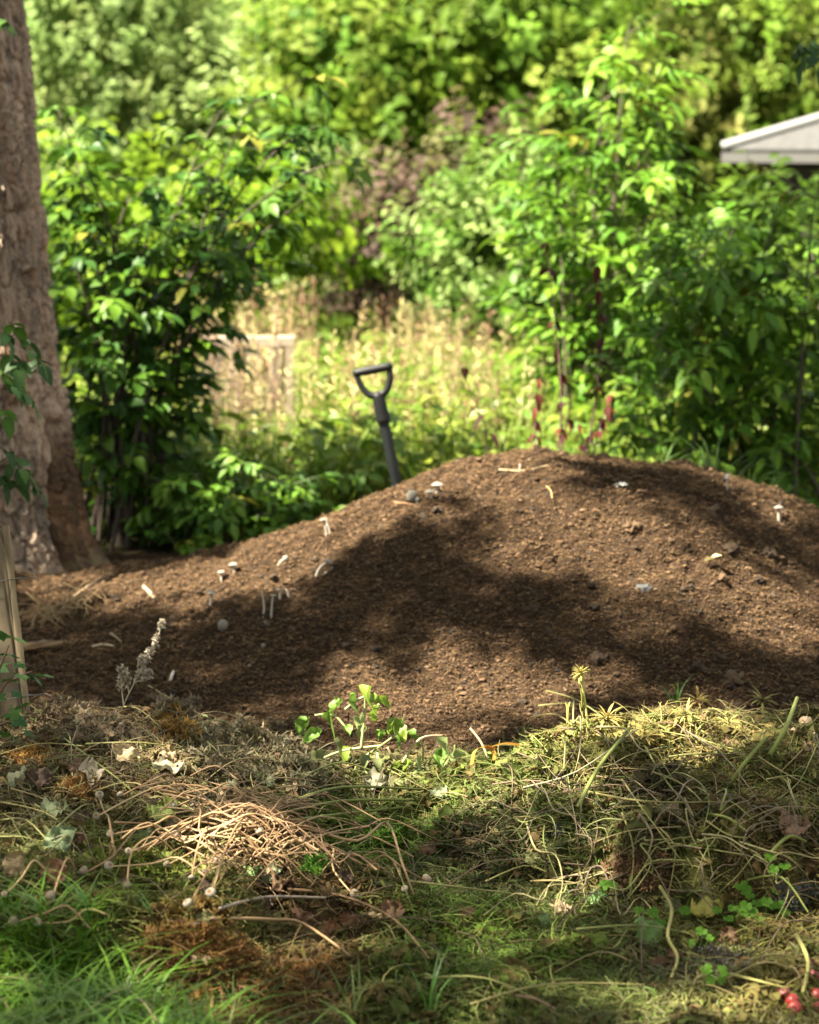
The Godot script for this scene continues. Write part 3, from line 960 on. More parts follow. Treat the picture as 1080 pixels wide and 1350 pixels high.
# ---------------------------------------------------------------- leafy shrubs near enough to tell the leaves apart
func shrub(called: String, label: String, bases: Array, targets: Array, depth: float, depth_spread: float, leaf_meshes: Array, tones: Array, node_gap: float, singles: int, wood: Color, bushy := 0.5, group := "") -> Node3D:
	var foot: Vector3 = at(bases[0][0], bases[0][1], depth)
	foot.y = surf(foot.x, foot.z) - 0.02
	var root := thing(called, label, "shrub", foot, group)
	var wm := paint(called + "_wood", wood, 0.85)
	var leaves := []
	for ti in targets.size():
		var tg: Array = targets[ti]
		var bs: Array = bases[ti % bases.size()]
		var dd: float = depth + rng.randf_range(-depth_spread, depth_spread)
		var tip := at(tg[0], tg[1], dd)
		var st := at(bs[0] + rng.randf_range(-12, 12), bs[1], depth + rng.randf_range(-0.2, 0.2))
		st.y = surf(st.x, st.z) - 0.03
		var ctrl := st.lerp(tip, 0.45)
		ctrl.y = lerpf(st.y, tip.y, 0.75)
		ctrl.x = lerpf(st.x, tip.x, 0.3)
		var pts := []
		var rad := []
		var len_ := st.distance_to(tip)
		var n := maxi(6, int(len_ / 0.08))
		for i in n + 1:
			var s := float(i) / n
			pts.append(st.lerp(ctrl, s).lerp(ctrl.lerp(tip, s), s) - foot)
			rad.append(lerpf(0.009, 0.0025, s))
		var sb := Buf.new()
		tube(sb, pts, rad, 5)
		part("stem", sb.mesh(), wm, root)
		var walked := 0.0
		var turn := rng.randf() * TAU
		for i in range(1, n + 1):
			walked += (pts[i] as Vector3).distance_to(pts[i - 1])
			if walked < node_gap: continue
			if float(i) / n < 0.22: continue
			walked = 0.0
			turn += PI * 0.5 + rng.randf_range(-0.3, 0.3)
			var dir: Vector3 = (pts[i] - pts[i - 1]).normalized()
			for side in 2:
				var yaw := turn + side * PI
				var out := Vector3(cos(yaw), 0.25, sin(yaw)) + dir * 0.35
				leaves.append([pts[i], out.normalized(), 1.0])
				if rng.randf() < bushy:
					var q: Vector3 = pts[i] + out.normalized() * rng.randf_range(0.10, 0.22)
					var tb := Buf.new()
					tube(tb, [pts[i], q], [0.003, 0.0018], 3, Color.WHITE, false)
					part("twig", tb.mesh(), wm, root)
					for e in 3:
						leaves.append([q, (out + rnd_unit() * 0.8).normalized(), 0.9])
		for e in 3:
			leaves.append([pts[n], (Vector3(rng.randfn(), 0.5, rng.randfn())).normalized(), 0.8])
	# nearest to the viewer first: these are leaves one can pick out
	leaves.sort_custom(func(a, b): return a[0].z > b[0].z)
	var rest := []
	for k in leaf_meshes.size(): rest.append(Many.new())
	var white := paint("leaf_white", Color.WHITE, 0.48, 0.6, 0.32)
	for i in leaves.size():
		var lf: Array = leaves[i]
		var out: Vector3 = lf[1]
		var flat := Vector3(out.x, clampf(out.y, -0.3, 0.5), out.z).normalized()
		var bz := flat
		var bx := Vector3.UP.cross(bz).normalized()
		var ba := Basis(bx, bz.cross(bx), bz) * Basis(Vector3.RIGHT, rng.randf_range(-0.1, 0.6)) * Basis(Vector3.BACK, rng.randfn() * 0.3)
		var s: float = lf[2] * rng.randf_range(0.7, 1.1)
		var t := Transform3D(ba.scaled_local(Vector3(s, s, s)), lf[0])
		var k := rng.randi() % leaf_meshes.size()
		var tone: Color = tones[rng.randi() % tones.size()]
		var aged := rng.randf() < 0.025
		if i < singles:
			var key := called + "_leaf_%d" % (tones.find(tone))
			if aged: part("leaf", leaf_meshes[k], paint(called + "_leaf_aged", Color(0.14, 0.145, 0.02), 0.6, 0.5, 0.25), root, t)
			else: part("leaf", leaf_meshes[k], paint(key, tone, 0.48, 0.6, 0.32), root, t)
		else:
			rest[k].put(t, vary(tone, 0.2))
	for k in leaf_meshes.size():
		if rest[k].count:
			var mm := many_node("foliage", with_material(leaf_meshes[k], white), rest[k], root)
	print(called, " leaves ", leaves.size())
	return root

func with_material(m: ArrayMesh, mat: Material) -> ArrayMesh:
	var d: ArrayMesh = m.duplicate()
	d.surface_set_material(0, mat)
	return d

func build_left_shrub() -> void:
	var kinds := []
	for k in 3: kinds.append(compound_leaf(1 + k % 2, 0.09, 0.080, 0.043, 6, rng, 0.25, 0.05).mesh())
	var green := [Color(0.038, 0.095, 0.011), Color(0.055, 0.120, 0.012), Color(0.028, 0.075, 0.012), Color(0.075, 0.150, 0.012)]
	shrub("leafy_shrub", "dark green broad-leaved shrub growing behind the leaning tree trunk", [[165, 735], [200, 738], [140, 735], [110, 735]],
		[[75, 140], [105, 200], [90, 270], [180, 235], [300, 135], [345, 120], [385, 180], [395, 230], [400, 265], [330, 200], [250, 250], [280, 330], [235, 340], [150, 300], [200, 300], [250, 410], [240, 460], [200, 540], [270, 555], [150, 620], [130, 480], [110, 420], [320, 370], [190, 640], [130, 690], [240, 600], [160, 400], [200, 450], [95, 340], [340, 270], [140, 560]],
		10.15, 0.22, kinds, green, 0.10, 300, Color(0.05, 0.035, 0.025), 0.42)
	var bright := []
	for k in 2: bright.append(compound_leaf(2, 0.09, 0.060, 0.030, 6, rng, 0.2, 0.06).mesh())
	shrub("low_shrub", "low bright green leafy shoots at the foot of the mound beside the trunk", [[280, 735], [340, 725], [240, 738], [380, 700]],
		[[230, 660], [260, 690], [300, 650], [330, 690], [350, 640], [390, 680], [400, 640], [280, 620], [320, 610], [370, 665], [210, 700], [250, 720], [270, 660], [310, 700], [355, 690], [225, 640], [295, 675], [340, 665], [400, 665], [245, 675], [380, 640]],
		9.95, 0.2, bright, [Color(0.075, 0.16, 0.014), Color(0.095, 0.18, 0.018), Color(0.05, 0.12, 0.016)], 0.07, 220, Color(0.06, 0.08, 0.03), 0.4)

func build_right_shrubs() -> void:
	var kinds := []
	for k in 3: kinds.append(compound_leaf(2 + k % 2, 0.15, 0.090, 0.031, 6, rng, 0.3, 0.05).mesh())
	var elder := [Color(0.075, 0.170, 0.013), Color(0.095, 0.190, 0.014), Color(0.058, 0.140, 0.013), Color(0.12, 0.215, 0.016)]
	shrub("sunlit_elder", "tall sunlit elder shrub with light green feathered leaves behind the mound", [[800, 600], [760, 600], [840, 600]],
		[[830, 30], [800, 85], [860, 80], [760, 120], [730, 190], [710, 250], [800, 180], [870, 160], [700, 340], [740, 300], [780, 250], [840, 250], [720, 420], [760, 380], [820, 330], [690, 290], [740, 480], [800, 440], [880, 240], [850, 400], [780, 520], [820, 130], [760, 210], [900, 330]],
		11.6, 0.4, kinds, elder, 0.13, 300, Color(0.09, 0.075, 0.045), 0.42)
	shrub("elder_shrub", "dense dark green elder shrub beside the mound, in front of the hut", [[950, 640], [1050, 655], [880, 620], [1010, 650], [1110, 660]],
		[[1030, 275], [1075, 262], [965, 300], [900, 310], [1070, 330], [880, 370], [950, 370], [1020, 370], [860, 450], [930, 450], [1000, 460], [1070, 430], [840, 520], [900, 530], [980, 540], [1060, 530], [870, 580], [950, 590], [1050, 590], [1130, 320], [1120, 450], [1110, 560], [990, 345], [1040, 330], [920, 500], [1020, 500], [820, 570]],
		10.2, 0.35, kinds, elder, 0.12, 300, Color(0.06, 0.05, 0.03), 0.42)

func build_red_plant() -> void:
	var root_p := at(740, 600, 9.2)
	root_p.y = surf(root_p.x, root_p.z) - 0.02
	var root := thing("red_leaved_plant", "slender plant with dark red leaves on bare stems behind the mound top", "plant", root_p)
	var stem_m := paint("red_stem", Color(0.075, 0.035, 0.03), 0.7)
	var lb := []
	for k in 2:
		var b := Buf.new()
		blade(b, Transform3D.IDENTITY, 0.058, 0.026, 0.35, 0.5, 5, 1.0, 0.03)
		lb.append(b.mesh())
	var reds := [paint("red_leaf_a", Color(0.055, 0.013, 0.010), 0.6, 0.5, 0.2), paint("red_leaf_b", Color(0.03, 0.011, 0.012), 0.6, 0.4, 0.2), paint("red_leaf_c", Color(0.085, 0.022, 0.012), 0.6, 0.5, 0.2)]
	for sx in [[728, 320, 735], [790, 350, 770], [745, 470, 745], [800, 520, 780], [765, 560, 760], [700, 500, 725]]:
		var tip := at(sx[0], sx[1], 9.2 + rng.randf_range(-0.15, 0.15)) - root_p
		var st := at(sx[2], 604, 9.2 + rng.randf_range(-0.1, 0.1)) - root_p
		st.y = 0.0
		var pts := []
		var rad := []
		for i in 12:
			var s := i / 11.0
			pts.append(st.lerp(tip, s) + Vector3(0.02 * sin(s * 5.0 + sx[0]), 0, 0.01 * sin(s * 7.0)))
			rad.append(lerpf(0.0045, 0.0016, s))
		var b := Buf.new()
		tube(b, pts, rad, 5)
		part("stem", b.mesh(), stem_m, root)
		for i in range(3, 12):
			if rng.randf() < 0.25: continue
			for e in 2 + rng.randi() % 2:
				var yaw := rng.randf() * TAU
				var ba := Basis(Vector3.UP, yaw) * Basis(Vector3.RIGHT, rng.randf_range(0.0, 1.1)) * Basis(Vector3.BACK, rng.randfn() * 0.4)
				var s := rng.randf_range(0.55, 1.0)
				part("leaf", lb[rng.randi() % 2], reds[rng.randi() % 3], root, Transform3D(ba.scaled_local(Vector3(s, s, s)), pts[i]))
	# the smaller one
	var p2 := at(655, 605, 9.6)
	p2.y = surf(p2.x, p2.z) - 0.02
	var r2 := thing("red_tipped_seedling", "thin lone seedling with a few rusty leaves between spade and red plant", "plant", p2)
	var b2 := Buf.new()
	tube(b2, [Vector3.ZERO, at(640, 560, 9.6) - p2, at(622, 520, 9.6) - p2, at(608, 480, 9.6) - p2], [0.003, 0.0025, 0.002, 0.001], 5)
	part("stem", b2.mesh(), stem_m, r2)
	for q in [[615, 540, 2.0], [625, 535, 4.2], [640, 572, 0.7], [606, 485, 3.0], [632, 548, 5.4]]:
		part("leaf", lb[0], reds[rng.randi() % 3], r2, Transform3D(Basis(Vector3.UP, q[2]) * Basis(Vector3.RIGHT, 0.4), at(q[0] + 6, q[1], 9.6) - p2))

# ---------------------------------------------------------------- spade
func build_spade() -> void:
	var d := 8.95
	var s := d / FPX
	var foot := at(527, 655, d)
	var root := thing("spade", "black garden spade with a D-shaped grip stuck upright behind the mound", "spade", foot)
	var plast := paint("black_plastic", Color(0.009, 0.0095, 0.010), 0.5, 0.0, 0.35)
	var tubem := paint("black_shaft", Color(0.010, 0.012, 0.0125), 0.42, 0.0, 0.35)
	# along the shaft
	var top := at(499, 523, d) - foot
	var axis := (top - Vector3.ZERO).normalized()
	var side := Vector3(cos(0.09), sin(0.09), 0.10).normalized()
	side = (side - axis * side.dot(axis)).normalized()
	var sb := Buf.new()
	tube(sb, [axis * -0.55, axis * 0.0, axis * (top.length() * 0.76)], [0.0165, 0.0165, 0.0165], 20)
	part("shaft", sb.mesh(), tubem, root)
	var lb := Buf.new()
	var l0 := top.length() * 0.74
	var l1 := top.length() * 1.0
	tube(lb, [axis * l0, axis * (l0 + 0.004), axis * (l0 + 0.012), axis * lerpf(l0, l1, 0.6), axis * l1, axis * (l1 + 0.012)], [0.0165, 0.0215, 0.0225, 0.0205, 0.019, 0.015], 20)
	part("sleeve", lb.mesh(), plast, root)
	# D grip: two arms and a cross bar
	var gb := Buf.new()
	var half := 0.052
	var hgt := 0.078
	var o := axis * (l1 + 0.004)
	for sg in [-1.0, 1.0]:
		var pts := []
		var rad := []
		for i in 13:
			var t := i / 12.0
			var a := t * PI * 0.5
			var x := half * pow(sin(a), 0.8)
			var y := hgt * (1.0 - pow(cos(a), 1.15)) if t < 1.0 else hgt
			pts.append(o + side * sg * x + axis * y)
			rad.append(lerpf(0.0125, 0.0085, t))
		tube(gb, pts, rad, 12)
	part("grip_arms", gb.mesh(), plast, root)
	var cb := Buf.new()
	var c0 := o + axis * (hgt + 0.004)
	var bar := []
	var br := []
	for i in 11:
		var t := i / 10.0
		bar.append(c0 + side * lerpf(-half - 0.009, half + 0.009, t))
		br.append(0.0125 + 0.0015 * sin(t * PI) if i > 0 and i < 10 else 0.010)
	tube(cb, bar, br, 14)
	part("grip_bar", cb.mesh(), plast, root)
	# ring between sleeve and shaft
	var rb := Buf.new()
	tube(rb, [axis * (l0 - 0.006), axis * (l0 - 0.003), axis * (l0 + 0.003)], [0.0165, 0.0195, 0.0195], 20)
	part("collar", rb.mesh(), tubem, root)
	# blade, pushed into the soil
	var bb := Buf.new()
	var fw := axis.cross(side).normalized()
	for i in 9:
		var y := -0.50 - 0.30 * i / 8.0
		var w := 0.09 if i < 6 else 0.09 * (1.0 - 0.25 * (i - 5))
		for k in 7:
			var u := lerpf(-1.0, 1.0, k / 6.0)
			bb.vert(axis * y + side * u * w + fw * 0.015 * u * u)
	for i in 8:
		for k in 6:
			var a := i * 7 + k
			bb.quad(a, a + 1, a + 8, a + 7)
	part("blade", bb.mesh(), paint("steel", Color(0.2, 0.2, 0.2), 0.4), root)

# ---------------------------------------------------------------- stake
func build_stake() -> void:
	var d := 6.35
	var p0 := at(22, 1000, d)
	var p1 := at(-14, 690, d)
	var root := thing("wooden_stake", "split grey wooden stake leaning at the edge of the compost, tied with wire", "stake", p0)
	var up := (p1 - p0)
	var length := up.length()
	var ba := Basis()
	ba.y = up.normalized()
	ba.x = (Vector3(1, 0, 0.15) - ba.y * ba.y.dot(Vector3(1, 0, 0.15))).normalized()
	ba.z = ba.x.cross(ba.y)
	var b := Buf.new()
	var rows := 90
	var prof := []
	# outline of the split lath, round the section
	for k in 40:
		var a := TAU * k / 40.0
		var cx := signf(cos(a)) * pow(absf(cos(a)), 0.35)
		var cz := signf(sin(a)) * pow(absf(sin(a)), 0.35)
		prof.append(Vector2(cx * 0.036, cz * 0.016))
	for j in rows + 1:
		var s := float(j) / rows
		var y := -0.12 + s * (length + 0.12)
		for k in 40:
			var p: Vector2 = prof[k]
			var g := noise_b.get_noise_3d(k * 0.55 + 0.3 * sin(y * 9.0), y * 2.2, 7.0)
			var g2 := noise_b.get_noise_3d(k * 1.7, y * 4.0, 21.0)
			var w := 1.0 - 0.35 * smoothstep(0.9, 1.0, s) * (1.0 if p.x > 0 else 1.6)
			var yy := y
			if j == rows: yy -= absf(p.x) * 0.5 + 0.01 * g
			var c := mixc(Color(0.055, 0.042, 0.028), Color(0.19, 0.15, 0.10), 0.5 + 1.1 * g + 0.9 * g2)
			b.vert(Vector3(p.x * w + 0.003 * g, yy, p.y * w + 0.006 * g + 0.004 * g2), c)
		if j > 0:
			for k in 40:
				var k2 := (k + 1) % 40
				b.quad((j - 1) * 40 + k, j * 40 + k, j * 40 + k2, (j - 1) * 40 + k2)
	var tc := b.vert(Vector3(0, length - 0.004, 0), Color(0.2, 0.16, 0.11))
	for k in 40: b.tri(tc, rows * 40 + (k + 1) % 40, rows * 40 + k)
	part("lath", b.mesh(), paint("old_wood", Color.WHITE, 0.9, 0.0, 0.2), root, Transform3D(ba, Vector3.ZERO))
	# strip along its near edge, painted lighter as the lit side of the lath
	var e := Buf.new()
	for j in 41:
		var s := j / 40.0
		var y := -0.1 + s * (length * 0.99 + 0.1)
		for k in 8:
			var a := TAU * k / 8.0
			var g := noise_b.get_noise_3d(cos(a) * 2.0, y * 6.0, sin(a) * 2.0)
			e.vert(Vector3(0.041 + cos(a) * 0.008 + 0.002 * g, y, 0.016 + sin(a) * 0.007 + 0.002 * g), mixc(Color(0.12, 0.09, 0.055), Color(0.28, 0.22, 0.14), 0.5 + g))
		if j > 0:
			for k in 8:
				var k2 := (k + 1) % 8
				e.quad((j - 1) * 8 + k, j * 8 + k, j * 8 + k2, (j - 1) * 8 + k2)
	part("lit_edge_strip", e.mesh(), paint("old_wood", Color.WHITE), root, Transform3D(ba, Vector3.ZERO))
	var wire := paint("rusty_wire", Color(0.10, 0.085, 0.075), 0.5)
	for wy in [length * 0.76, length * 0.265]:
		var wb := Buf.new()
		var pts := []
		for k in 25:
			var a := TAU * k / 24.0
			pts.append(ba * Vector3(cos(a) * 0.056 + 0.006, wy + 0.004 * sin(a * 2.0), sin(a) * 0.033))
		tube(wb, pts, [0.0014], 6, Color.WHITE, false)
		tube(wb, [pts[0], pts[0] + Vector3(0.02, 0.003, 0.0), pts[0] + Vector3(0.035, -0.002, 0.004)], [0.0014, 0.0014, 0.001], 6)
		part("wire", wb.mesh(), wire, root)

# ---------------------------------------------------------------- sprigs at the edges of the view
func lobed_leaf(size: float, lobes: int, r: RandomNumberGenerator) -> Buf:
	# palmate leaf with pointed lobes, stalk end at the origin, lying along +Z
	var b := Buf.new()
	var hub := b.vert(Vector3(0, 0, size * 0.22), Color(1.1, 1.1, 1.05))
	var ring := []
	var n := lobes * 6
	for i in n + 1:
		var s := float(i) / n
		var a := lerpf(-2.5, 2.5, s)
		var ph := fmod(s * lobes, 1.0)
		var spike := 1.0 - absf(ph - 0.5) * 2.0
		var big := 1.0 - 0.30 * absf(s - 0.5) * 2.0
		var rr := size * 0.52 * big * lerpf(0.52, 1.0, pow(spike, 1.3)) * (1.0 + r.randf_range(-0.05, 0.05))
		ring.append(b.vert(Vector3(sin(a) * rr, 0.05 * size * sin(a * 3.0) - 0.12 * rr, size * 0.22 + cos(a) * rr), Color.WHITE * r.randf_range(0.88, 1.08)))
	for i in n: b.tri(hub, ring[i], ring[i + 1])
	return b

func sprig(called: String, label: String, category: String, foot: Vector3, paths: Array, depth: float, leaf_meshes: Array, tones: Array, spots: Array, wood: Color) -> void:
	var root := thing(called, label, category, foot)
	var wm := paint(called + "_stem", wood, 0.8)
	for path in paths:
		var pts := []
		var rad := []
		for i in path.size():
			var q: Array = path[i]
			pts.append((at(q[0], q[1], depth + (q[2] if q.size() > 2 else 0.0)) if i > 0 or q.size() > 3 else foot) - foot)
			rad.append(lerpf(0.006, 0.0015, float(i) / (path.size() - 1)))
		var b := Buf.new()
		tube(b, pts, rad, 5)
		part("stem", b.mesh(), wm, root)
	for i in spots.size():
		var q: Array = spots[i]
		var p := at(q[0], q[1], depth + rng.randf_range(-0.06, 0.06)) - foot
		var ba := Basis(Vector3.UP, q[2]) * Basis(Vector3.RIGHT, rng.randf_range(0.1, 0.8)) * Basis(Vector3.BACK, rng.randfn() * 0.35)
		var s: float = (q[3] if q.size() > 3 else 1.0) * rng.randf_range(0.85, 1.1)
		var k := rng.randi() % leaf_meshes.size()
		part("leaf", leaf_meshes[k], paint(called + "_leaf_%d" % (i % tones.size()), tones[i % tones.size()], 0.5, 0.55, 0.3), root, Transform3D(ba.scaled_local(Vector3(s, s, s)), p))

func build_sprigs() -> void:
	var ov := []
	for k in 2: ov.append(compound_leaf(1, 0.04, 0.06, 0.034, 6, rng, 0.3, 0.06).mesh())
	var foot := at(-90, 900, 7.6); foot.y = surf(foot.x, foot.z) - 0.02
	sprig("overhanging_branch", "dark green leafy branches reaching in front of the tree trunk", "branch", foot,
		[[[0, 0], [-70, 600], [-30, 470], [20, 440], [40, 470]], [[0, 0], [-60, 640], [-20, 500], [18, 520]], [[0, 0], [-60, 720], [-20, 620], [15, 600], [45, 640]]], 7.6, ov,
		[Color(0.026, 0.062, 0.018), Color(0.034, 0.075, 0.02), Color(0.045, 0.10, 0.014)],
		[[2, 430, 1.2], [18, 440, 2.0], [30, 455, 1.4], [38, 470, 0.8], [10, 460, 2.6], [20, 490, 1.0], [5, 505, 2.0], [28, 512, 1.5], [0, 535, 0.6], [0, 590, 1.9], [10, 600, 0.9], [18, 612, 1.6], [40, 638, 1.3, 0.8], [6, 630, 2.4], [-8, 480, 1.0], [-5, 620, 1.2], [22, 470, 0.3], [12, 425, 2.9]],
		Color(0.06, 0.05, 0.03))
	var lob := []
	for k in 3: lob.append(lobed_leaf(0.062, 5, rng).mesh())
	foot = at(-40, 1010, 6.1); foot.y = surf(foot.x, foot.z) - 0.02
	sprig("maple_sapling", "small maple sapling with lobed bluish-green leaves beside the wooden stake", "sapling", foot,
		[[[0, 0], [-20, 930], [0, 880], [12, 850]], [[0, 0], [-15, 940], [8, 900], [42, 885]], [[0, 0], [-10, 960], [14, 950]]], 6.1, lob,
		[Color(0.045, 0.11, 0.026), Color(0.065, 0.14, 0.028), Color(0.036, 0.09, 0.028)],
		[[-6, 832, 1.8], [12, 838, 1.2], [4, 862, 2.3], [18, 872, 0.9], [28, 888, 0.4], [36, 884, 1.5], [46, 888, 1.5], [4, 895, 2.0], [14, 908, 1.0], [-4, 915, 0.2], [8, 935, 1.6], [20, 945, 0.8], [28, 958, 1.3], [2, 962, 2.2], [14, 972, 0.5], [-10, 875, 1.0], [24, 930, 2.7, 0.7]],
		Color(0.12, 0.06, 0.04))
	# twig reaching in at the upper edge by the hut
	var el := []
	for k in 2: el.append(compound_leaf(2, 0.07, 0.06, 0.022, 5, rng, 0.3).mesh())
	foot = at(1230, 760, 8.8); foot.y = surf(foot.x, foot.z) - 0.02
	sprig("hanging_twig", "single dark leafy twig hanging in above the hut roof", "twig", foot,
		[[[0, 0], [1225, 400], [1180, 120], [1110, 48], [1060, 52]]], 8.8, el, [Color(0.025, 0.065, 0.022), Color(0.035, 0.08, 0.024)],
		[[1062, 50, 4.6], [1072, 50, 5.6], [1078, 58, 0.2], [1066, 54, 3.6], [1090, 50, 2.0]], Color(0.06, 0.05, 0.03))
	foot = at(-140, 800, 8.6); foot.y = surf(foot.x, foot.z) - 0.02
	sprig("corner_twig", "small green leaf tip in front of the upper trunk", "twig", foot,
		[[[0, 0], [-130, 400], [-80, 60], [-15, 24]]], 8.6, ov, [Color(0.05, 0.11, 0.02)], [[-6, 22, 1.4], [-14, 20, 1.8], [-2, 26, 1.0, 0.7]], Color(0.06, 0.05, 0.03))

# ---------------------------------------------------------------- grass, fern and leaves just behind the mound
func build_behind_mound() -> void:
	var leaf := paint("rear_grass", Color.WHITE, 0.5, 0.8)
	var tuft := grass_tuft(16, 0.30, 0.009, 0.05, rng, 0.8).mesh(leaf)
	for q in [[860, 620], [885, 625], [905, 630], [925, 640], [835, 612], [945, 648], [980, 665], [1000, 672]]:
		var p := at(q[0], q[1], 8.95 + rng.randf_range(-0.1, 0.2))
		p.y = surf(p.x, p.z) - 0.01
		var n := part("grass_tuft", tuft, paint("rear_grass_green", Color(0.075, 0.15, 0.02), 0.5, 0.8), self, Transform3D(Basis(Vector3.UP, rng.randf() * TAU), p))
		tag(n, "bright green grass tuft behind the mound, %s" % {860: "in front of the sunlit elder", 885: "just past the sunlit elder", 905: "between the two elders", 925: "where the elders meet", 835: "nearest the red plant", 945: "by the pale thick stub", 980: "beside the feathery herb", 1000: "under the feathery herb"}[q[0]], "grass", "grass tufts behind the mound")
	# horsetail-like herb
	var f := at(1018, 680, 9.2); f.y = surf(f.x, f.z) - 0.02
	var root := thing("feathery_herb", "bright feathery herb standing between mound and elder shrub", "herb", f)
	var sm := paint("herb_green", Color(0.06, 0.14, 0.02), 0.5, 0.6)
	var sb := Buf.new()
	var top := at(1022, 592, 9.2) - f
	tube(sb, [Vector3.ZERO, top * 0.5, top], [0.003, 0.0025, 0.001], 5)
	part("stem", sb.mesh(), sm, root)
	for i in 13:
		var s := 0.15 + 0.82 * i / 12.0
		for k in 6:
			var b := Buf.new()
			var ba := Basis(Vector3.UP, k * TAU / 6.0 + i * 0.5) * Basis(Vector3.RIGHT, -0.25)
			blade(b, Transform3D(ba, top * s), 0.085 * (1.15 - s), 0.010, 0.2, 0.3, 3)
			part("leaf", b.mesh(), sm, root)
	# broad bright leaves at the edge
	var df := at(1065, 690, 9.0); df.y = surf(df.x, df.z) - 0.02
	var dk := thing("bright_lobed_weed", "low weed with bright green lobed leaves at the foot of the elder", "weed", df)
	var lm := lobed_leaf(0.12, 5, rng).mesh()
	var bm := paint("dock_green", Color(0.085, 0.20, 0.03), 0.45, 0.7)
	for q in [[1050, 662, 5.2], [1070, 668, 0.4], [1082, 660, 1.6], [1062, 655, 3.0], [1040, 672, 4.4]]:
		var p := at(q[0], q[1], 9.0) - df
		var b := Buf.new()
		tube(b, [Vector3.ZERO, p * 0.6 + Vector3(0, 0.02, 0), p], [0.003, 0.002, 0.0015], 4)
		part("stalk", b.mesh(), bm, dk)
		part("leaf", lm, bm, dk, Transform3D(Basis(Vector3.UP, q[2]) * Basis(Vector3.RIGHT, 0.5), p))
	# blue-black lump behind the mound's crest
	var lp := at(735, 599, 8.75)
	var o := part("dark_stone", lump(77, 0.25, 3).mesh(), paint("slate", Color(0.035, 0.035, 0.045), 0.6), self, Transform3D(Basis().scaled(Vector3(0.055, 0.03, 0.05)), Vector3(lp.x, surf_soil(lp.x, lp.z) + 0.012, lp.z)))
	tag(o, "dark blue-grey stone half buried on the crest of the mound", "stone")

# ---------------------------------------------------------------- clods, stones, twigs on the mound
func soil_at(px: float, py: float) -> Vector3:
	var p := on(px, py)
	p.y = surf_soil(p.x, p.z)
	return p

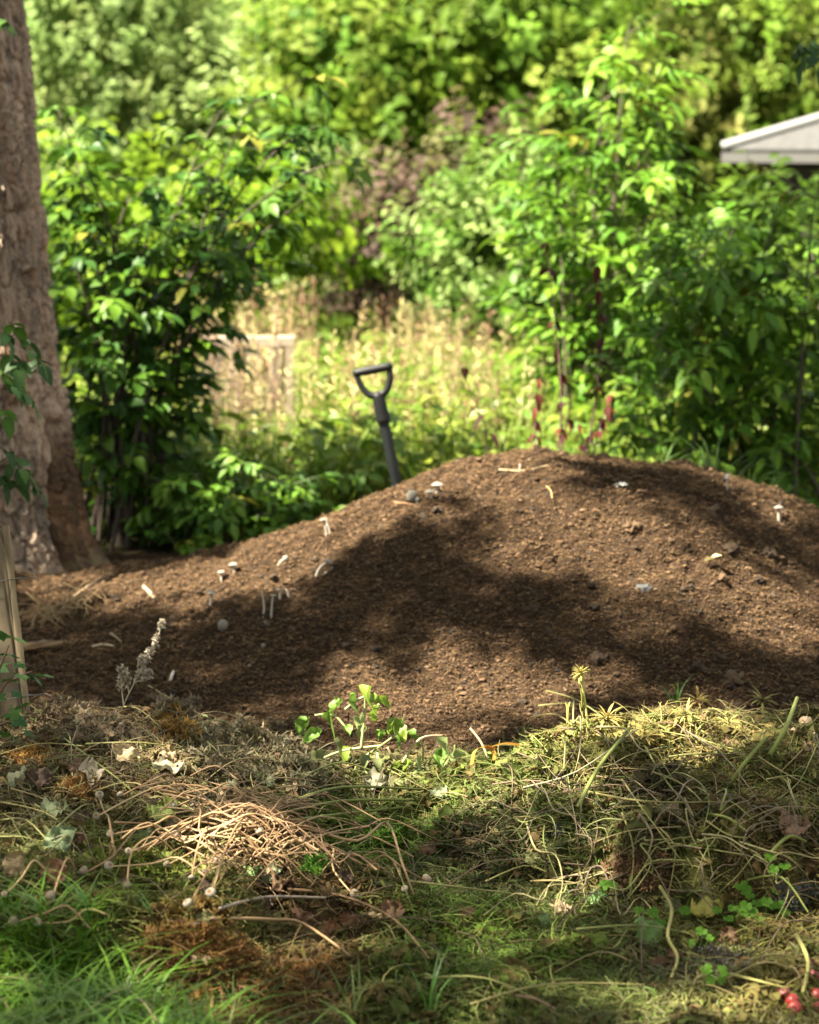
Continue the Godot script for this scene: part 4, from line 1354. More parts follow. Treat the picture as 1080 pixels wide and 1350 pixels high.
func build_mound_things() -> void:
	var clod_m := [paint("clod_a", Color(0.046, 0.033, 0.023), 0.95, 0.0, 0.2), paint("clod_b", Color(0.034, 0.026, 0.020), 0.95, 0.0, 0.2), paint("clod_c", Color(0.075, 0.048, 0.029), 0.95, 0.0, 0.2)]
	var kinds := []
	for k in 5: kinds.append(lump(100 + k, 0.7, 3).mesh())
	var spots := [[942, 684, 10, "round dark clod near the upper far edge of the mound"], [964, 732, 9, "greyish clod in the sunny patch by the pale leaf"], [833, 705, 9, "reddish clod in the upper sunny patch"], [922, 892, 10, "rounded dark clod low on the mound above the seed heads"], [969, 910, 13, "largest dark clod at the foot of the mound"], [949, 874, 9, "dark clod just above the largest one"], [789, 877, 10, "dark clod above the spiky yellow flower head"], [1012, 738, 10, "dark clod on the shaded far flank of the mound"], [700, 812, 9, "dark clod in the shaded middle of the mound"], [560, 690, 8, "small clod at the shadow edge by the mushrooms"]]
	for q in spots:
		var p := soil_at(q[0], q[1])
		var s: float = q[2] * -p.z / FPX
		var o := part("soil_clod", kinds[rng.randi() % 5], clod_m[0 if not "reddish" in q[3] else 2], self, Transform3D(Basis(rnd_unit(), rng.randf() * TAU).scaled(Vector3(s, s * 0.8, s)), p + Vector3(0, s * 0.35, 0)))
		tag(o, q[3], "clod", "clods on the mound")
	for i in 95:
		var px := rng.randf_range(60, 1075)
		var py := rng.randf_range(640, 945)
		var p := soil_at(px, py)
		if p.z > -6.6 or p.z < -9.0 or p.y < 0.02: continue
		var s := rng.randf_range(2.6, 5.5) * (1.0 + 0.5 * rng.randf() * rng.randf()) * -p.z / FPX
		var o := part("soil_clod", kinds[rng.randi() % 5], clod_m[rng.randi() % 3], self, Transform3D(Basis(rnd_unit(), rng.randf() * TAU).scaled(Vector3(s, s * rng.randf_range(0.6, 0.9), s * rng.randf_range(0.8, 1.3))), p + Vector3(0, s * 0.3, 0)))
		tag(o, "small %s crumb of soil lying loose %s" % ["brown" if i % 3 else "dark", near(px, py, SOIL_MARKS)], "clod", "loose soil crumbs on the mound")
	var st := soil_at(849, 783)
	var so := part("grey_stone", lump(501, 0.4, 3).mesh(), paint("stone_grey", Color(0.06, 0.06, 0.058), 0.85), self, Transform3D(Basis(Vector3.UP, 0.5).scaled(Vector3(0.020, 0.013, 0.016)), st + Vector3(0, 0.005, 0)))
	tag(so, "small flat grey stone in the middle of the sunny patch", "stone")
	# fallen pale leaf
	var lp := soil_at(936, 752)
	var lb := Buf.new()
	blade(lb, Transform3D(Basis(Vector3.UP, 0.5) * Basis(Vector3.RIGHT, -0.5), Vector3(-0.02, 0.012, 0.0)), 0.055, 0.022, 0.7, 0.1, 6, 1.0, 0.02, 0.8, 0.4)
	var lo := part("fallen_leaf", lb.mesh(), paint("pale_leaf", Color(0.45, 0.38, 0.19), 0.6, 0.4), self, Transform3D(Basis(Vector3.UP, 0.6), lp))
	tag(lo, "pale yellow curled leaf lying on the sunny side of the mound", "leaf")
	var wp := soil_at(817, 652)
	var wb := Buf.new()
	blade(wb, Transform3D(Basis(Vector3.UP, 0.9), Vector3(-0.02, 0.008, 0.0)), 0.045, 0.014, 0.6, -0.1, 6, 1.0, 0.1, 0.8, 0.8)
	tube(wb, [Vector3(-0.012, 0.004, 0.008), Vector3(0.0, 0.014, 0.004), Vector3(0.022, 0.006, 0.0)], [0.003, 0.0045, 0.002], 6)
	var wo := part("feather_scrap", wb.mesh(), paint("white_scrap", Color(0.42, 0.41, 0.38), 0.7, 0.3), self, Transform3D(Basis(Vector3.UP, 0.3), wp))
	tag(wo, "small white crumpled scrap in the shade below the mound crest", "scrap")
	# twigs and straws
	var tw := [
		["twig", "long pale twig lying along the crest of the mound", [[658, 628], [690, 624], [722, 624], [748, 620]], 0.0028, Color(0.30, 0.22, 0.12)],
		["twig", "pale twig lying across the soil between stake and mound", [[84, 808], [106, 790], [134, 768]], 0.0040, Color(0.27, 0.19, 0.11)],
		["twig", "short thick pale twig on the soil below the trunk root", [[190, 782], [203, 794]], 0.0060, Color(0.23, 0.17, 0.11)],
		["twig", "thin dark upright twig standing near the stake", [[54, 812], [62, 790], [66, 760]], 0.0016, Color(0.03, 0.02, 0.016)],
		["straw_stalk", "small curly straw below the crest twig", [[720, 652], [726, 655], [728, 664]], 0.0016, Color(0.34, 0.24, 0.10)],
		["straw_stalk", "loose straw lying on the dark lower slope", [[196, 908], [230, 930], [270, 952]], 0.0022, Color(0.36, 0.29, 0.15)],
		["twig", "pale curved twig half buried in the dark soil by the stake", [[122, 862], [136, 860], [150, 864]], 0.0040, Color(0.26, 0.20, 0.13)],
		["twig", "short pale splinter beside the curved twig", [[146, 848], [160, 853]], 0.0035, Color(0.22, 0.16, 0.10)],
		["twig", "small white sliver on the shaded foot of the mound", [[224, 910], [229, 896]], 0.0045, Color(0.30, 0.27, 0.23)],
		["straw_stalk", "reddish straw below the grey mushroom caps", [[520, 668], [548, 672]], 0.0018, Color(0.26, 0.14, 0.07)],
		["straw_stalk", "thin straw on the sunny far flank", [[940, 640], [975, 668]], 0.0018, Color(0.40, 0.30, 0.16)],
	]
	for q in tw:
		var pts := []
		for w in q[2]:
			var p := soil_at(w[0], w[1])
			pts.append(p + Vector3(0, q[3] + 0.004, 0))
		if "upright" in q[1]:
			var b0: Vector3 = pts[0]
			for i in pts.size():
				pts[i] = at(q[2][i][0], q[2][i][1], -b0.z)
		var o0: Vector3 = pts[0]
		var rad := []
		for i in pts.size():
			rad.append(q[3] * (1.0 - 0.35 * i / pts.size()))
			pts[i] = pts[i] - o0
		var b := Buf.new()
		tube(b, smooth(pts), smooth_r(rad), 7)
		var o := part(q[0], b.mesh(), paint("twig_%s" % [q[4]], q[4], 0.85), self, Transform3D(Basis.IDENTITY, o0))
		tag(o, q[1], "twig" if q[0] == "twig" else "straw", "twigs and straws on the soil")
	# piece of bark by the stake
	var bp := soil_at(48, 868)
	var bb := Buf.new()
	var n := 16
	for j in 15:
		var s := j / 14.0
		for k in n:
			var a := TAU * k / n
			var g := noise_b.get_noise_3d(cos(a) * 2.0, s * 3.0 + 50.0, sin(a) * 2.0)
			var g2 := noise_b.get_noise_3d(cos(a) * 6.0, s * 1.5 + 90.0, sin(a) * 6.0)
			var r := (0.45 + 0.55 * sin(PI * clampf(s * 0.95 + 0.06, 0.0, 1.0))) * (1.0 + 0.6 * g + 0.5 * g2)
			bb.vert(Vector3(lerpf(-0.075, 0.075, s), sin(a) * 0.014 * r, cos(a) * 0.022 * r), mixc(Color(0.06, 0.035, 0.018), Color(0.20, 0.125, 0.06), 0.5 + g + g2))
		if j > 0:
			for k in n:
				var k2 := (k + 1) % n
				bb.quad((j - 1) * n + k, j * n + k, j * n + k2, (j - 1) * n + k2)
	var bo := part("bark_piece", bb.mesh(), paint("bark_piece", Color.WHITE, 0.9), self, Transform3D(Basis(Vector3.BACK, 0.12), bp + Vector3(0, 0.012, 0)))
	tag(bo, "broken piece of brown wood lying on the soil by the stake", "wood")
	# straw clump
	var sp := soil_at(78, 822)
	var sr := thing("straw_clump", "tangled clump of dead straw on the soil below the trunk", "straw", sp)
	var sm := paint("straw", Color(0.20, 0.135, 0.065), 0.85)
	var sbuf := []
	for k in 4:
		var b := Buf.new()
		tube(b, [Vector3(-0.06, 0, 0), Vector3(-0.01, 0.025, 0.01 * k), Vector3(0.07, -0.005, 0.015)], [0.0014, 0.0016, 0.0008], 4, Color.WHITE, false)
		sbuf.append(b.mesh())
	for i in 60:
		var off := Vector3(rng.randfn() * 0.045, 0.0, rng.randfn() * 0.06)
		off.y = surf_soil(sp.x + off.x, sp.z + off.z) - sp.y + rng.randf_range(0.0, 0.03)
		part("straw_stalk", sbuf[i % 4], sm, sr, Transform3D(Basis(Vector3.UP, rng.randf() * TAU) * Basis(Vector3.BACK, rng.randfn() * 0.5), off))

func smooth(p: Array) -> Array:
	if p.size() < 3: return [p[0], (p[0] + p[1]) * 0.5 + Vector3(0.001, 0.001, 0), p[1]]
	var out := []
	for i in p.size() - 1:
		var a: Vector3 = p[maxi(i - 1, 0)]; var b: Vector3 = p[i]; var c: Vector3 = p[i + 1]; var d: Vector3 = p[mini(i + 2, p.size() - 1)]
		for k in 4: out.append(b.cubic_interpolate(c, a, d, k / 4.0))
	out.append(p[-1])
	return out

func smooth_r(r: Array) -> Array:
	if r.size() < 3: return [r[0], (r[0] + r[1]) * 0.5, r[1]]
	var out := []
	for i in r.size() - 1:
		for k in 4: out.append(lerpf(r[i], r[i + 1], k / 4.0))
	out.append(r[-1])
	return out

# ---------------------------------------------------------------- mushrooms
func mushroom(label: String, px: float, py: float, tx: float, ty: float, cap: float, style: String) -> void:
	var p := soil_at(px, py)
	var d := -p.z
	var top := at(tx, ty - 3.0, d) - p
	var root := thing("mushroom", label, "mushroom", p, "grey mushrooms on the mound")
	var stem_m := paint("mushroom_stem", Color(0.34, 0.30, 0.24), 0.7, 0.3)
	var cap_m := paint("mushroom_cap", Color(0.165, 0.15, 0.125), 0.8, 0.2)
	var rs := clampf(cap * 0.15, 1.5, 3.2) * d / FPX
	var side := Vector3(-top.y, top.x, 0).normalized() * top.length() * rng.randf_range(-0.1, 0.1)
	var b := Buf.new()
	tube(b, smooth([Vector3(0, -0.012, 0), top * 0.5 + side, top]), smooth_r([rs * 1.25, rs, rs * 0.85]), 9)
	part("stem", b.mesh(), stem_m, root)
	if style == "bare": return
	var r := cap * 0.5 * d / FPX
	var cb := Buf.new()
	var t := Transform3D(frame_of((top.normalized() + Vector3(0, 0.8, 0)).normalized()), top)
	if style == "flat":
		lathe(cb, [Vector2(0.0005, r * 0.42), Vector2(r * 0.3, r * 0.40), Vector2(r * 0.7, r * 0.22), Vector2(r * 0.98, r * 0.02), Vector2(r, -r * 0.10), Vector2(r * 0.9, -r * 0.06), Vector2(r * 0.4, r * 0.06), Vector2(0.0005, r * 0.08)], 18, t, Color.WHITE, 0.10)
	elif style == "bell":
		lathe(cb, [Vector2(0.0005, r * 0.9), Vector2(r * 0.4, r * 0.8), Vector2(r * 0.75, r * 0.4), Vector2(r * 0.95, -r * 0.15), Vector2(r * 1.0, -r * 0.35), Vector2(r * 0.9, -r * 0.33), Vector2(r * 0.5, r * 0.1), Vector2(0.0005, r * 0.25)], 18, t, Color.WHITE, 0.06)
	else:
		lathe(cb, [Vector2(0.0005, r * 1.25), Vector2(r * 0.55, r * 1.1), Vector2(r * 0.92, r * 0.6), Vector2(r, 0), Vector2(r * 0.85, -r * 0.6), Vector2(r * 0.45, -r * 0.9), Vector2(r * 0.2, -r * 0.7)], 18, t, Color.WHITE, 0.04)
	part("cap", cb.mesh(), cap_m, root)

func build_mushrooms() -> void:
	mushroom("grey mushroom with a small flat cap on the mound skyline", 458, 676, 457, 656, 17, "flat")
	mushroom("tall white stemmed mushroom bent over on the sunny slope", 432, 710, 425, 688, 8, "flat")
	mushroom("white bare mushroom stem beside the bent over one", 436, 709, 428, 686, 7, "bare")
	mushroom("third white stem of the sunny slope cluster", 430, 708, 431, 687, 7, "bare")
	mushroom("pale mushroom lying flat on the sunny slope", 364, 752, 377, 739, 9, "bell")
	mushroom("long leaning mushroom stem forming a V with its neighbour", 414, 768, 433, 743, 14, "flat")
	mushroom("lower leaning stem of the V-shaped pair", 416, 767, 439, 751, 8, "bare")
	mushroom("pale mushroom with ragged cap at the end of the sunny strip", 278, 805, 279, 784, 14, "flat")
	mushroom("small flat capped mushroom in the dip below the shrub", 293, 770, 292, 757, 11, "flat")
	mushroom("flat capped mushroom at the foot of the low shoots", 310, 761, 308, 747, 13, "flat")
	mushroom("round egg-shaped grey mushroom on the dark slope", 294, 838, 294, 828, 14, "egg")
	mushroom("tallest thin crooked mushroom stem on the dark slope", 347, 818, 345, 782, 8, "bare")
	mushroom("thin mushroom stem leaning beside the tallest one", 357, 818, 360, 788, 8, "flat")
	mushroom("short stem, third in the row of thin mushrooms", 369, 795, 367, 780, 8, "flat")
	mushroom("short stem at the end of the row of thin mushrooms", 381, 791, 377, 780, 7, "bare")
	mushroom("tiny toppled white cap below the row of thin mushrooms", 345, 830, 352, 826, 12, "flat")
	mushroom("tiny white button low on the dark slope", 347, 858, 347, 855, 6, "egg")
	mushroom("lowest white button on the dark slope", 329, 886, 329, 882, 6, "egg")
	mushroom("big round grey mushroom cap near the spade", 543, 666, 543, 658, 15, "egg")
	mushroom("tiny mushroom beside the big round grey cap", 551, 668, 551, 662, 6, "egg")
	mushroom("slim mushroom with flat grey cap near the crest", 568, 666, 567, 651, 14, "flat")
	mushroom("highest flat capped mushroom below the crest", 577, 655, 577, 642, 17, "flat")
	mushroom("pale thick stub on the far edge of the mound", 960, 652, 959, 632, 10, "bell")
	mushroom("lone thin mushroom at the far foot of the mound", 1027, 690, 1027, 672, 13, "flat")
	mushroom("short pale stub beside the crest twig", 686, 624, 686, 615, 6, "bare")

# ---------------------------------------------------------------- what lies on the weed heap
func heap_at(px: float, py: float) -> Vector3:
	return on(px, py)

func build_heap_stuff() -> void:
	var to := Vector3(0, 0, 5.7)
	var leaf := paint("clipping", Color.WHITE, 0.6, 0.5, 0.35)
	# grass clippings and thin stalks
	var blades := []
	for k in 3:
		var b := Buf.new()
		var prev := -1
		var bend := [0.25, -0.3, 0.6][k] as float
		for i in 5:
			var s := i / 4.0
			var p := Vector3(s - 0.5, 0.22 * sin(s * PI) * (1.0 if k != 1 else 0.4), bend * s * s - bend * 0.3)
			var w := 0.030 * (1.0 - 0.7 * absf(s - 0.4))
			var f := b.vert(p + Vector3(0, 0, -w), Color.WHITE * 1.05)
			b.vert(p + Vector3(0, w * 0.5, w), Color.WHITE * 0.92)
			if prev >= 0: b.quad(prev, f, f + 1, prev + 1)
			prev = f
		blades.append(b.mesh(leaf))
	var many := [Many.new(), Many.new(), Many.new()]
	for i in 240000:
		var d := lerpf(4.35, 6.75, pow(rng.randf(), 1.05))
		var x := rng.randf_range(-1.22, 1.22)
		var z := -d
		var hy := heap_h(x, z)
		if d < lerpf(4.70, 4.38, smoothstep(-0.5, 0.3, x)): continue
		var p := Vector3(x, maxf(hy + heap_bumps(x, z) - 0.008, ground_h(x, z)), z)
		if d > 6.35 and rng.randf() < (d - 6.35) / 0.4: continue
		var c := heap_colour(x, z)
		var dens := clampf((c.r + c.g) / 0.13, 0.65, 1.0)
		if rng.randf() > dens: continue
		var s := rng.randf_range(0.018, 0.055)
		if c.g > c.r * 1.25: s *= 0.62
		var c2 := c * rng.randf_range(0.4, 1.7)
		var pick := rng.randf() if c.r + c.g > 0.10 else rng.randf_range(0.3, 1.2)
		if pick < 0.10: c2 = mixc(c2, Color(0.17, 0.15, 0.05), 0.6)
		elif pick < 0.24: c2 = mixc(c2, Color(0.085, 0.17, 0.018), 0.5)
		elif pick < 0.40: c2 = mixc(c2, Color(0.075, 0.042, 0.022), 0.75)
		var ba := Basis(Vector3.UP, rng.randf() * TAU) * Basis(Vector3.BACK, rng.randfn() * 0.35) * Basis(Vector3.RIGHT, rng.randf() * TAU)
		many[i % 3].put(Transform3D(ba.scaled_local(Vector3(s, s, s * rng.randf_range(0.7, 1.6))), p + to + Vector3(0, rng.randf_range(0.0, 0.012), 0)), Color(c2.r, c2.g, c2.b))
	for k in 3: many_node("clippings", blades[k], many[k], heap_root)
	# crumpled scraps of dead leaf
	var scraps := []
	for k in 3:
		var b := Buf.new()
		crumpled(b, 400 + k, 0.7, 0, 6, 4)
		scraps.append(b.mesh(paint("scrap", Color.WHITE, 0.8, 0.4, 0.25)))
	var sm := [Many.new(), Many.new(), Many.new()]
	for i in 21000:
		var d := lerpf(4.38, 6.6, rng.randf())
		var x := rng.randf_range(-1.22, 1.22)
		var z := -d
		var hy := heap_h(x, z)
		if d < lerpf(4.75, 4.45, smoothstep(-0.5, 0.3, x)): continue
		var p := Vector3(x, hy + heap_bumps(x, z) + 0.004, z)
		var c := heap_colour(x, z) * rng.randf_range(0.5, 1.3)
		if rng.randf() < 0.35: c = mixc(c, Color(0.13, 0.075, 0.035), 0.6)
		var s := rng.randf_range(0.010, 0.030) * (1.0 if rng.randf() < 0.8 else 1.7)
		sm[i % 3].put(Transform3D(Basis(rnd_unit(), rng.randf() * TAU).scaled_local(Vector3(s, s, s)), p + to), Color(c.r, c.g, c.b))
	for k in 3: many_node("litter", scraps[k], sm[k], heap_root)
	# little curls of stalk
	var curl := []
	for k in 2:
		var b := Buf.new()
		var pts := []
		for i in 7:
			var s := i / 6.0
			pts.append(Vector3(s - 0.5, 0.12 * sin(s * 5.0 + k), 0.22 * sin(s * 3.3 + k * 2.0)))
		tube(b, pts, [0.006, 0.011, 0.008, 0.011, 0.007, 0.008, 0.004], 4, Color.WHITE, false)
		curl.append(b.mesh(paint("stalk_bits", Color.WHITE, 0.7, 0.0, 0.35)))
	var cm := [Many.new(), Many.new()]
	for i in 4400:
		var d := lerpf(4.4, 6.6, rng.randf())
		var x := rng.randf_range(-1.22, 1.22)
		var z := -d
		var hy := heap_h(x, z)
		if d < lerpf(4.75, 4.45, smoothstep(-0.5, 0.3, x)): continue
		var p := Vector3(x, hy + heap_bumps(x, z) + rng.randf_range(0.004, 0.022), z)
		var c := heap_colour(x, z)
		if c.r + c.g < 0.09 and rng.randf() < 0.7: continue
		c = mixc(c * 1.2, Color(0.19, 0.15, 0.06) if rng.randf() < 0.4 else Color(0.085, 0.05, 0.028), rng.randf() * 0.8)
		var s := rng.randf_range(0.05, 0.16)
		cm[i % 2].put(Transform3D((Basis(Vector3.UP, rng.randf() * TAU) * Basis(Vector3.BACK, rng.randfn() * 0.22)).scaled_local(Vector3(s, s * 0.6, s * 0.8)), p + to), Color(c.r, c.g, c.b))
	for k in 2: many_node("stalk_bits", curl[k], cm[k], heap_root)

func stalk(called: String, label: String, category: String, group: String, path: Array, r0: float, r1: float, col: Color, lift := 0.012) -> Node3D:
	# path: places in the view, each lying on the heap or raised above it by the third number (metres)
	var pts := []
	for q in path:
		var p := heap_at(q[0], q[1])
		p.y += lift + (q[2] if q.size() > 2 else 0.0)
		pts.append(p)
	var root := thing(called, label, category, pts[0], group)
	var o: Vector3 = pts[0]
	var rad := []
	for i in pts.size():
		rad.append(lerpf(r0, r1, float(i) / (pts.size() - 1)))
		pts[i] = pts[i] - o
	var b := Buf.new()
	tube(b, smooth(pts), smooth_r(rad), 7)
	part("stem", b.mesh(), paint("stalk_%d_%d_%d" % [int(col.r * 400), int(col.g * 400), int(col.b * 400)], col, 0.7), root)
	root.set_meta("end", pts[-1])
	return root

func build_heap_things() -> void:
	# ---- tan flower stems with round seed heads
	var tan := [Color(0.29, 0.18, 0.085), Color(0.23, 0.135, 0.062), Color(0.36, 0.245, 0.12)]
	var head_m := [paint("seed_head_a", Color(0.29, 0.25, 0.185), 0.9), paint("seed_head_b", Color(0.21, 0.165, 0.115), 0.9)]
	var mid_m := paint("seed_head_eye", Color(0.20, 0.09, 0.035), 0.9)
	var ring := Buf.new()
	lathe(ring, [Vector2(0.02, -0.95), Vector2(0.5, -0.85), Vector2(0.9, -0.4), Vector2(1.0, 0.05), Vector2(0.9, 0.45), Vector2(0.6, 0.78), Vector2(0.42, 0.80), Vector2(0.38, 0.62)], 14, Transform3D.IDENTITY, Color.WHITE, 0.07)
	var ring_mesh := ring.mesh()
	var eye := Buf.new()
	lathe(eye, [Vector2(0.39, 0.60), Vector2(0.3, 0.72), Vector2(0.15, 0.78), Vector2(0.01, 0.8)], 10)
	var eye_mesh := eye.mesh()
	var heads := [
		[170, 1150, 215, 1140, 290, 1110], [113, 1178, 150, 1165, 145, 1150], [142, 1170, 200, 1172, 270, 1178], [168, 1197, 175, 1165, 235, 1150], [280, 1207, 300, 1150, 335, 1110],
		[250, 1120, 290, 1115, 340, 1090], [245, 1135, 300, 1125, 370, 1130], [232, 1130, 280, 1140, 350, 1150], [200, 1122, 250, 1123, 330, 1118], [222, 1167, 270, 1150, 320, 1120],
		[131, 1075, 138, 1100, 150, 1140], [128, 1103, 180, 1090, 260, 1085], [148, 1127, 200, 1128, 260, 1125], [255, 1087, 300, 1085, 350, 1090], [230, 1090, 280, 1082, 330, 1085],
		[298, 1098, 330, 1090, 370, 1100], [285, 1163, 310, 1140, 350, 1115], [270, 1178, 300, 1160, 345, 1150], [253, 1187, 260, 1160, 285, 1120], [310, 1110, 350, 1110, 400, 1120],
		[7, 1208, 30, 1190, 60, 1170], [70, 1212, 80, 1190, 100, 1170], [250, 1222, 270, 1190, 300, 1150], [465, 1205, 440, 1170, 440, 1140], [535, 1200, 520, 1160, 480, 1150],
		[560, 1187, 530, 1180, 480, 1170], [50, 1245, 90, 1240, 140, 1230], [22, 1244, 60, 1246, 120, 1250], [160, 1075, 200, 1070, 250, 1075], [345, 1125, 370, 1140, 420, 1150],
	]
	for i in heads.size():
		var h: Array = heads[i]
		var lift := rng.randf_range(0.0, 0.03)
		var st := stalk("dried_flower_stem", "dry tan flower stem whose %s seed head lies %s" % ["pale round" if i % 2 == 0 else "duller brownish", near(h[0], h[1], MARKS)], "dried flower", "seed head stems on the heap",
			[[h[4], h[5], 0.02], [(h[4] + h[2]) * 0.5, (h[5] + h[3]) * 0.5 - 4, 0.03 + lift], [h[2], h[3], 0.02 + lift], [h[0], h[1], 0.026]], 0.0020, 0.0016, tan[i % 3])
		var e: Vector3 = st.get_meta("end")
		var s := rng.randf_range(0.0058, 0.0098)
		var toward := Vector3(rng.randfn() * 0.7, 0.45 + rng.randf() * 0.5, 0.5 + rng.randfn() * 0.6).normalized()
		var t := Transform3D(frame_of(toward).scaled_local(Vector3(s * rng.randf_range(0.85, 1.15), s * rng.randf_range(0.7, 1.05), s)), e + toward * s * 0.6)
		var hd := part("seed_head", ring_mesh, head_m[i % 2], st, t)
		part("eye", eye_mesh, mid_m, hd)
	# bare tan stems in the same bundle
	for i in 70:
		var cx := 350 + rng.randfn() * 55
		var cy := 1125 + rng.randfn() * 28
		var a := rng.randf_range(-0.5, 0.7) + (PI if rng.randf() < 0.5 else 0.0)
		var l := rng.randf_range(35, 110)
		var v := Vector2(cos(a), sin(a) * 0.75) * l
		var bow := rng.randf_range(0.025, 0.065)
		stalk("dry_stem", "bare %s stem %s of the tangled bundle, %s" % ["long" if l > 75 else "short", ["at the back", "in the middle", "at the front"][clampi(int((cy - 1100) / 20.0) , 0, 2)], "end by the seed heads" if cx < 330 else ("middle stretch" if cx < 390 else "end by the green clump")], "dry stem", "bare stems of the tan bundle",
			[[cx - v.x, cy - v.y, 0.025 + rng.randf() * 0.03], [cx - v.x * 0.3, cy - v.y * 0.3 - 8, bow], [cx + v.x * 0.2 + rng.randfn() * 9, cy + v.y * 0.2 + rng.randfn() * 8, bow * 0.8], [cx + v.x * 0.55 + rng.randfn() * 7, cy + v.y * 0.55 + rng.randfn() * 6 - 4, bow * rng.randf_range(0.4, 1.2)], [cx + v.x, cy + v.y, 0.005]], rng.randf_range(0.0010, 0.0022), 0.0009, tan[i % 3].lerp(Color(0.16, 0.09, 0.05), rng.randf() * 0.7))
	# arching stems at the end of the bundle
	stalk("dry_stem", "tan stem arching out of the bundle and down to a round tip", "dry stem", "", [[400, 1110, 0.02], [470, 1150, 0.05], [510, 1150, 0.09], [530, 1180, 0.05], [545, 1200, 0.02]], 0.003, 0.002, tan[0])
	stalk("dry_stem", "brown stem running from the bundle towards the grass tuft", "dry stem", "", [[380, 1195, 0.02], [450, 1210, 0.03], [520, 1235, 0.02], [565, 1280, 0.01]], 0.003, 0.002, tan[1])
	stalk("dry_stem", "long tan stem lying below the bundle above the brown leaves", "dry stem", "", [[280, 1235, 0.02], [360, 1235, 0.02], [400, 1240, 0.02], [460, 1275, 0.01]], 0.0032, 0.002, tan[0])
	stalk("dry_stem", "pale grey stem across the hollow under the bundle", "dry stem", "", [[290, 1222, 0.02], [350, 1212, 0.03], [430, 1206, 0.02]], 0.003, 0.0025, Color(0.24, 0.19, 0.15))
	# ---- yellow-green straws, by place
	var straws := [
		[[60, 1020], [110, 1022], [155, 1018]], [[0, 1075], [60, 1100], [105, 1120]], [[0, 1122], [40, 1135], [62, 1143]], [[60, 1148], [90, 1130], [112, 1115]], [[85, 990], [150, 1050], [200, 1080]],
		[[0, 1100], [35, 1110], [66, 1128]], [[150, 948], [180, 958], [212, 972]], [[128, 1060], [180, 1060], [260, 1085]], [[75, 1110], [110, 1090], [130, 1078]], [[250, 972], [290, 974], [320, 978]],
		[[380, 1030], [420, 1026], [460, 1032]], [[700, 960], [735, 965], [770, 985]], [[710, 945], [750, 950], [800, 948]], [[720, 925], [760, 945], [800, 962]], [[770, 1060], [850, 1085], [960, 1072]],
		[[820, 1045], [850, 1100], [905, 1160]], [[850, 1000], [880, 1060], [940, 1120]], [[880, 1015], [930, 1020], [1080, 1012]], [[870, 1110], [890, 1150], [880, 1200]], [[930, 1100], [960, 1130], [985, 1120]],
		[[1000, 1015], [1040, 1050], [1080, 1056]], [[1010, 1045], [1050, 1050], [1080, 1052]], [[820, 1090], [835, 1150], [830, 1200]], [[700, 1180], [740, 1190], [800, 1188]], [[990, 1285], [1030, 1290], [1080, 1295]],
		[[960, 1310], [1010, 1300], [1060, 1302]], [[760, 1245], [840, 1250], [900, 1245]], [[820, 1195], [890, 1170], [940, 1165]], [[620, 1345], [720, 1330], [850, 1315]], [[560, 1310], [640, 1322], [720, 1340]],
		[[860, 1035], [905, 1065], [945, 1095]], [[640, 1180], [690, 1170], [720, 1165]], [[540, 1180], [620, 1200], [690, 1195]], [[880, 1130], [940, 1150], [990, 1145]], [[400, 1040], [450, 1030], [510, 1036]],
	]
	for i in straws.size():
		var c := mixc(Color(0.125, 0.14, 0.03), Color(0.20, 0.15, 0.06), rng.randf())
		var w: Array = straws[i]
		stalk("straw_stalk", "long thin %s straw lying %s" % [tone_word(c), near(w[1][0], w[1][1], MARKS)], "straw", "loose straws on the heap", [[w[0][0], w[0][1], 0.015], [w[1][0], w[1][1], 0.03], [w[2][0], w[2][1], 0.01]], rng.randf_range(0.0015, 0.0026), 0.0011, c)
	for i in 110:
		var px := rng.randf_range(20, 1075)
		var py := rng.randf_range(985, 1320)
		if px < 480 and py > 1200: continue
		var a := rng.randf() * PI
		var l := rng.randf_range(25, 75)
		var v := Vector2(cos(a), sin(a) * 0.6) * l
		var c := mixc(Color(0.12, 0.14, 0.03), Color(0.19, 0.13, 0.06), rng.randf()) if rng.randf() < 0.6 else Color(0.09, 0.055, 0.032)
		stalk("straw_stalk", "short %s %s straw %s" % ["thin" if l < 50 else "bent", tone_word(c), near(px, py, MARKS)], "straw", "loose straws on the heap", [[px - v.x, py - v.y, 0.01], [px + rng.randfn() * 5, py + rng.randfn() * 4 - 3, rng.randf_range(0.01, 0.04)], [px + v.x, py + v.y, 0.006]], rng.randf_range(0.0010, 0.0021), 0.0009, c)
	for i in 60:
		var px := rng.randf_range(660, 1075)
		var py := rng.randf_range(985, 1210)
		var a := rng.randf_range(-1.3, 1.3)
		var l := rng.randf_range(30, 85)
		var v := Vector2(sin(a), cos(a) * 0.75) * l
		var kink := Vector2(rng.randfn(), rng.randfn()) * 14.0
		var c: Color = [Color(0.15, 0.16, 0.045), Color(0.12, 0.085, 0.05), Color(0.19, 0.165, 0.07), Color(0.085, 0.06, 0.038)][i % 4]
		stalk("weed_stalk", "%s tangled weed stalk with a kink, %s" % [["olive green", "brown", "straw yellow", "dark brown"][i % 4], near(px, py, MARKS)], "stem", "tangled weed stems on the heap",
			[[px - v.x, py - v.y, 0.012], [px - v.x * 0.3, py - v.y * 0.3, rng.randf_range(0.02, 0.05)], [px + kink.x, py + kink.y, rng.randf_range(0.02, 0.06)], [px + v.x * 0.5 + kink.x, py + v.y * 0.5, 0.03], [px + v.x, py + v.y, 0.008]], rng.randf_range(0.0011, 0.0025), 0.0008, c)
	# ---- thick green stalks
	var green := Color(0.115, 0.135, 0.022)
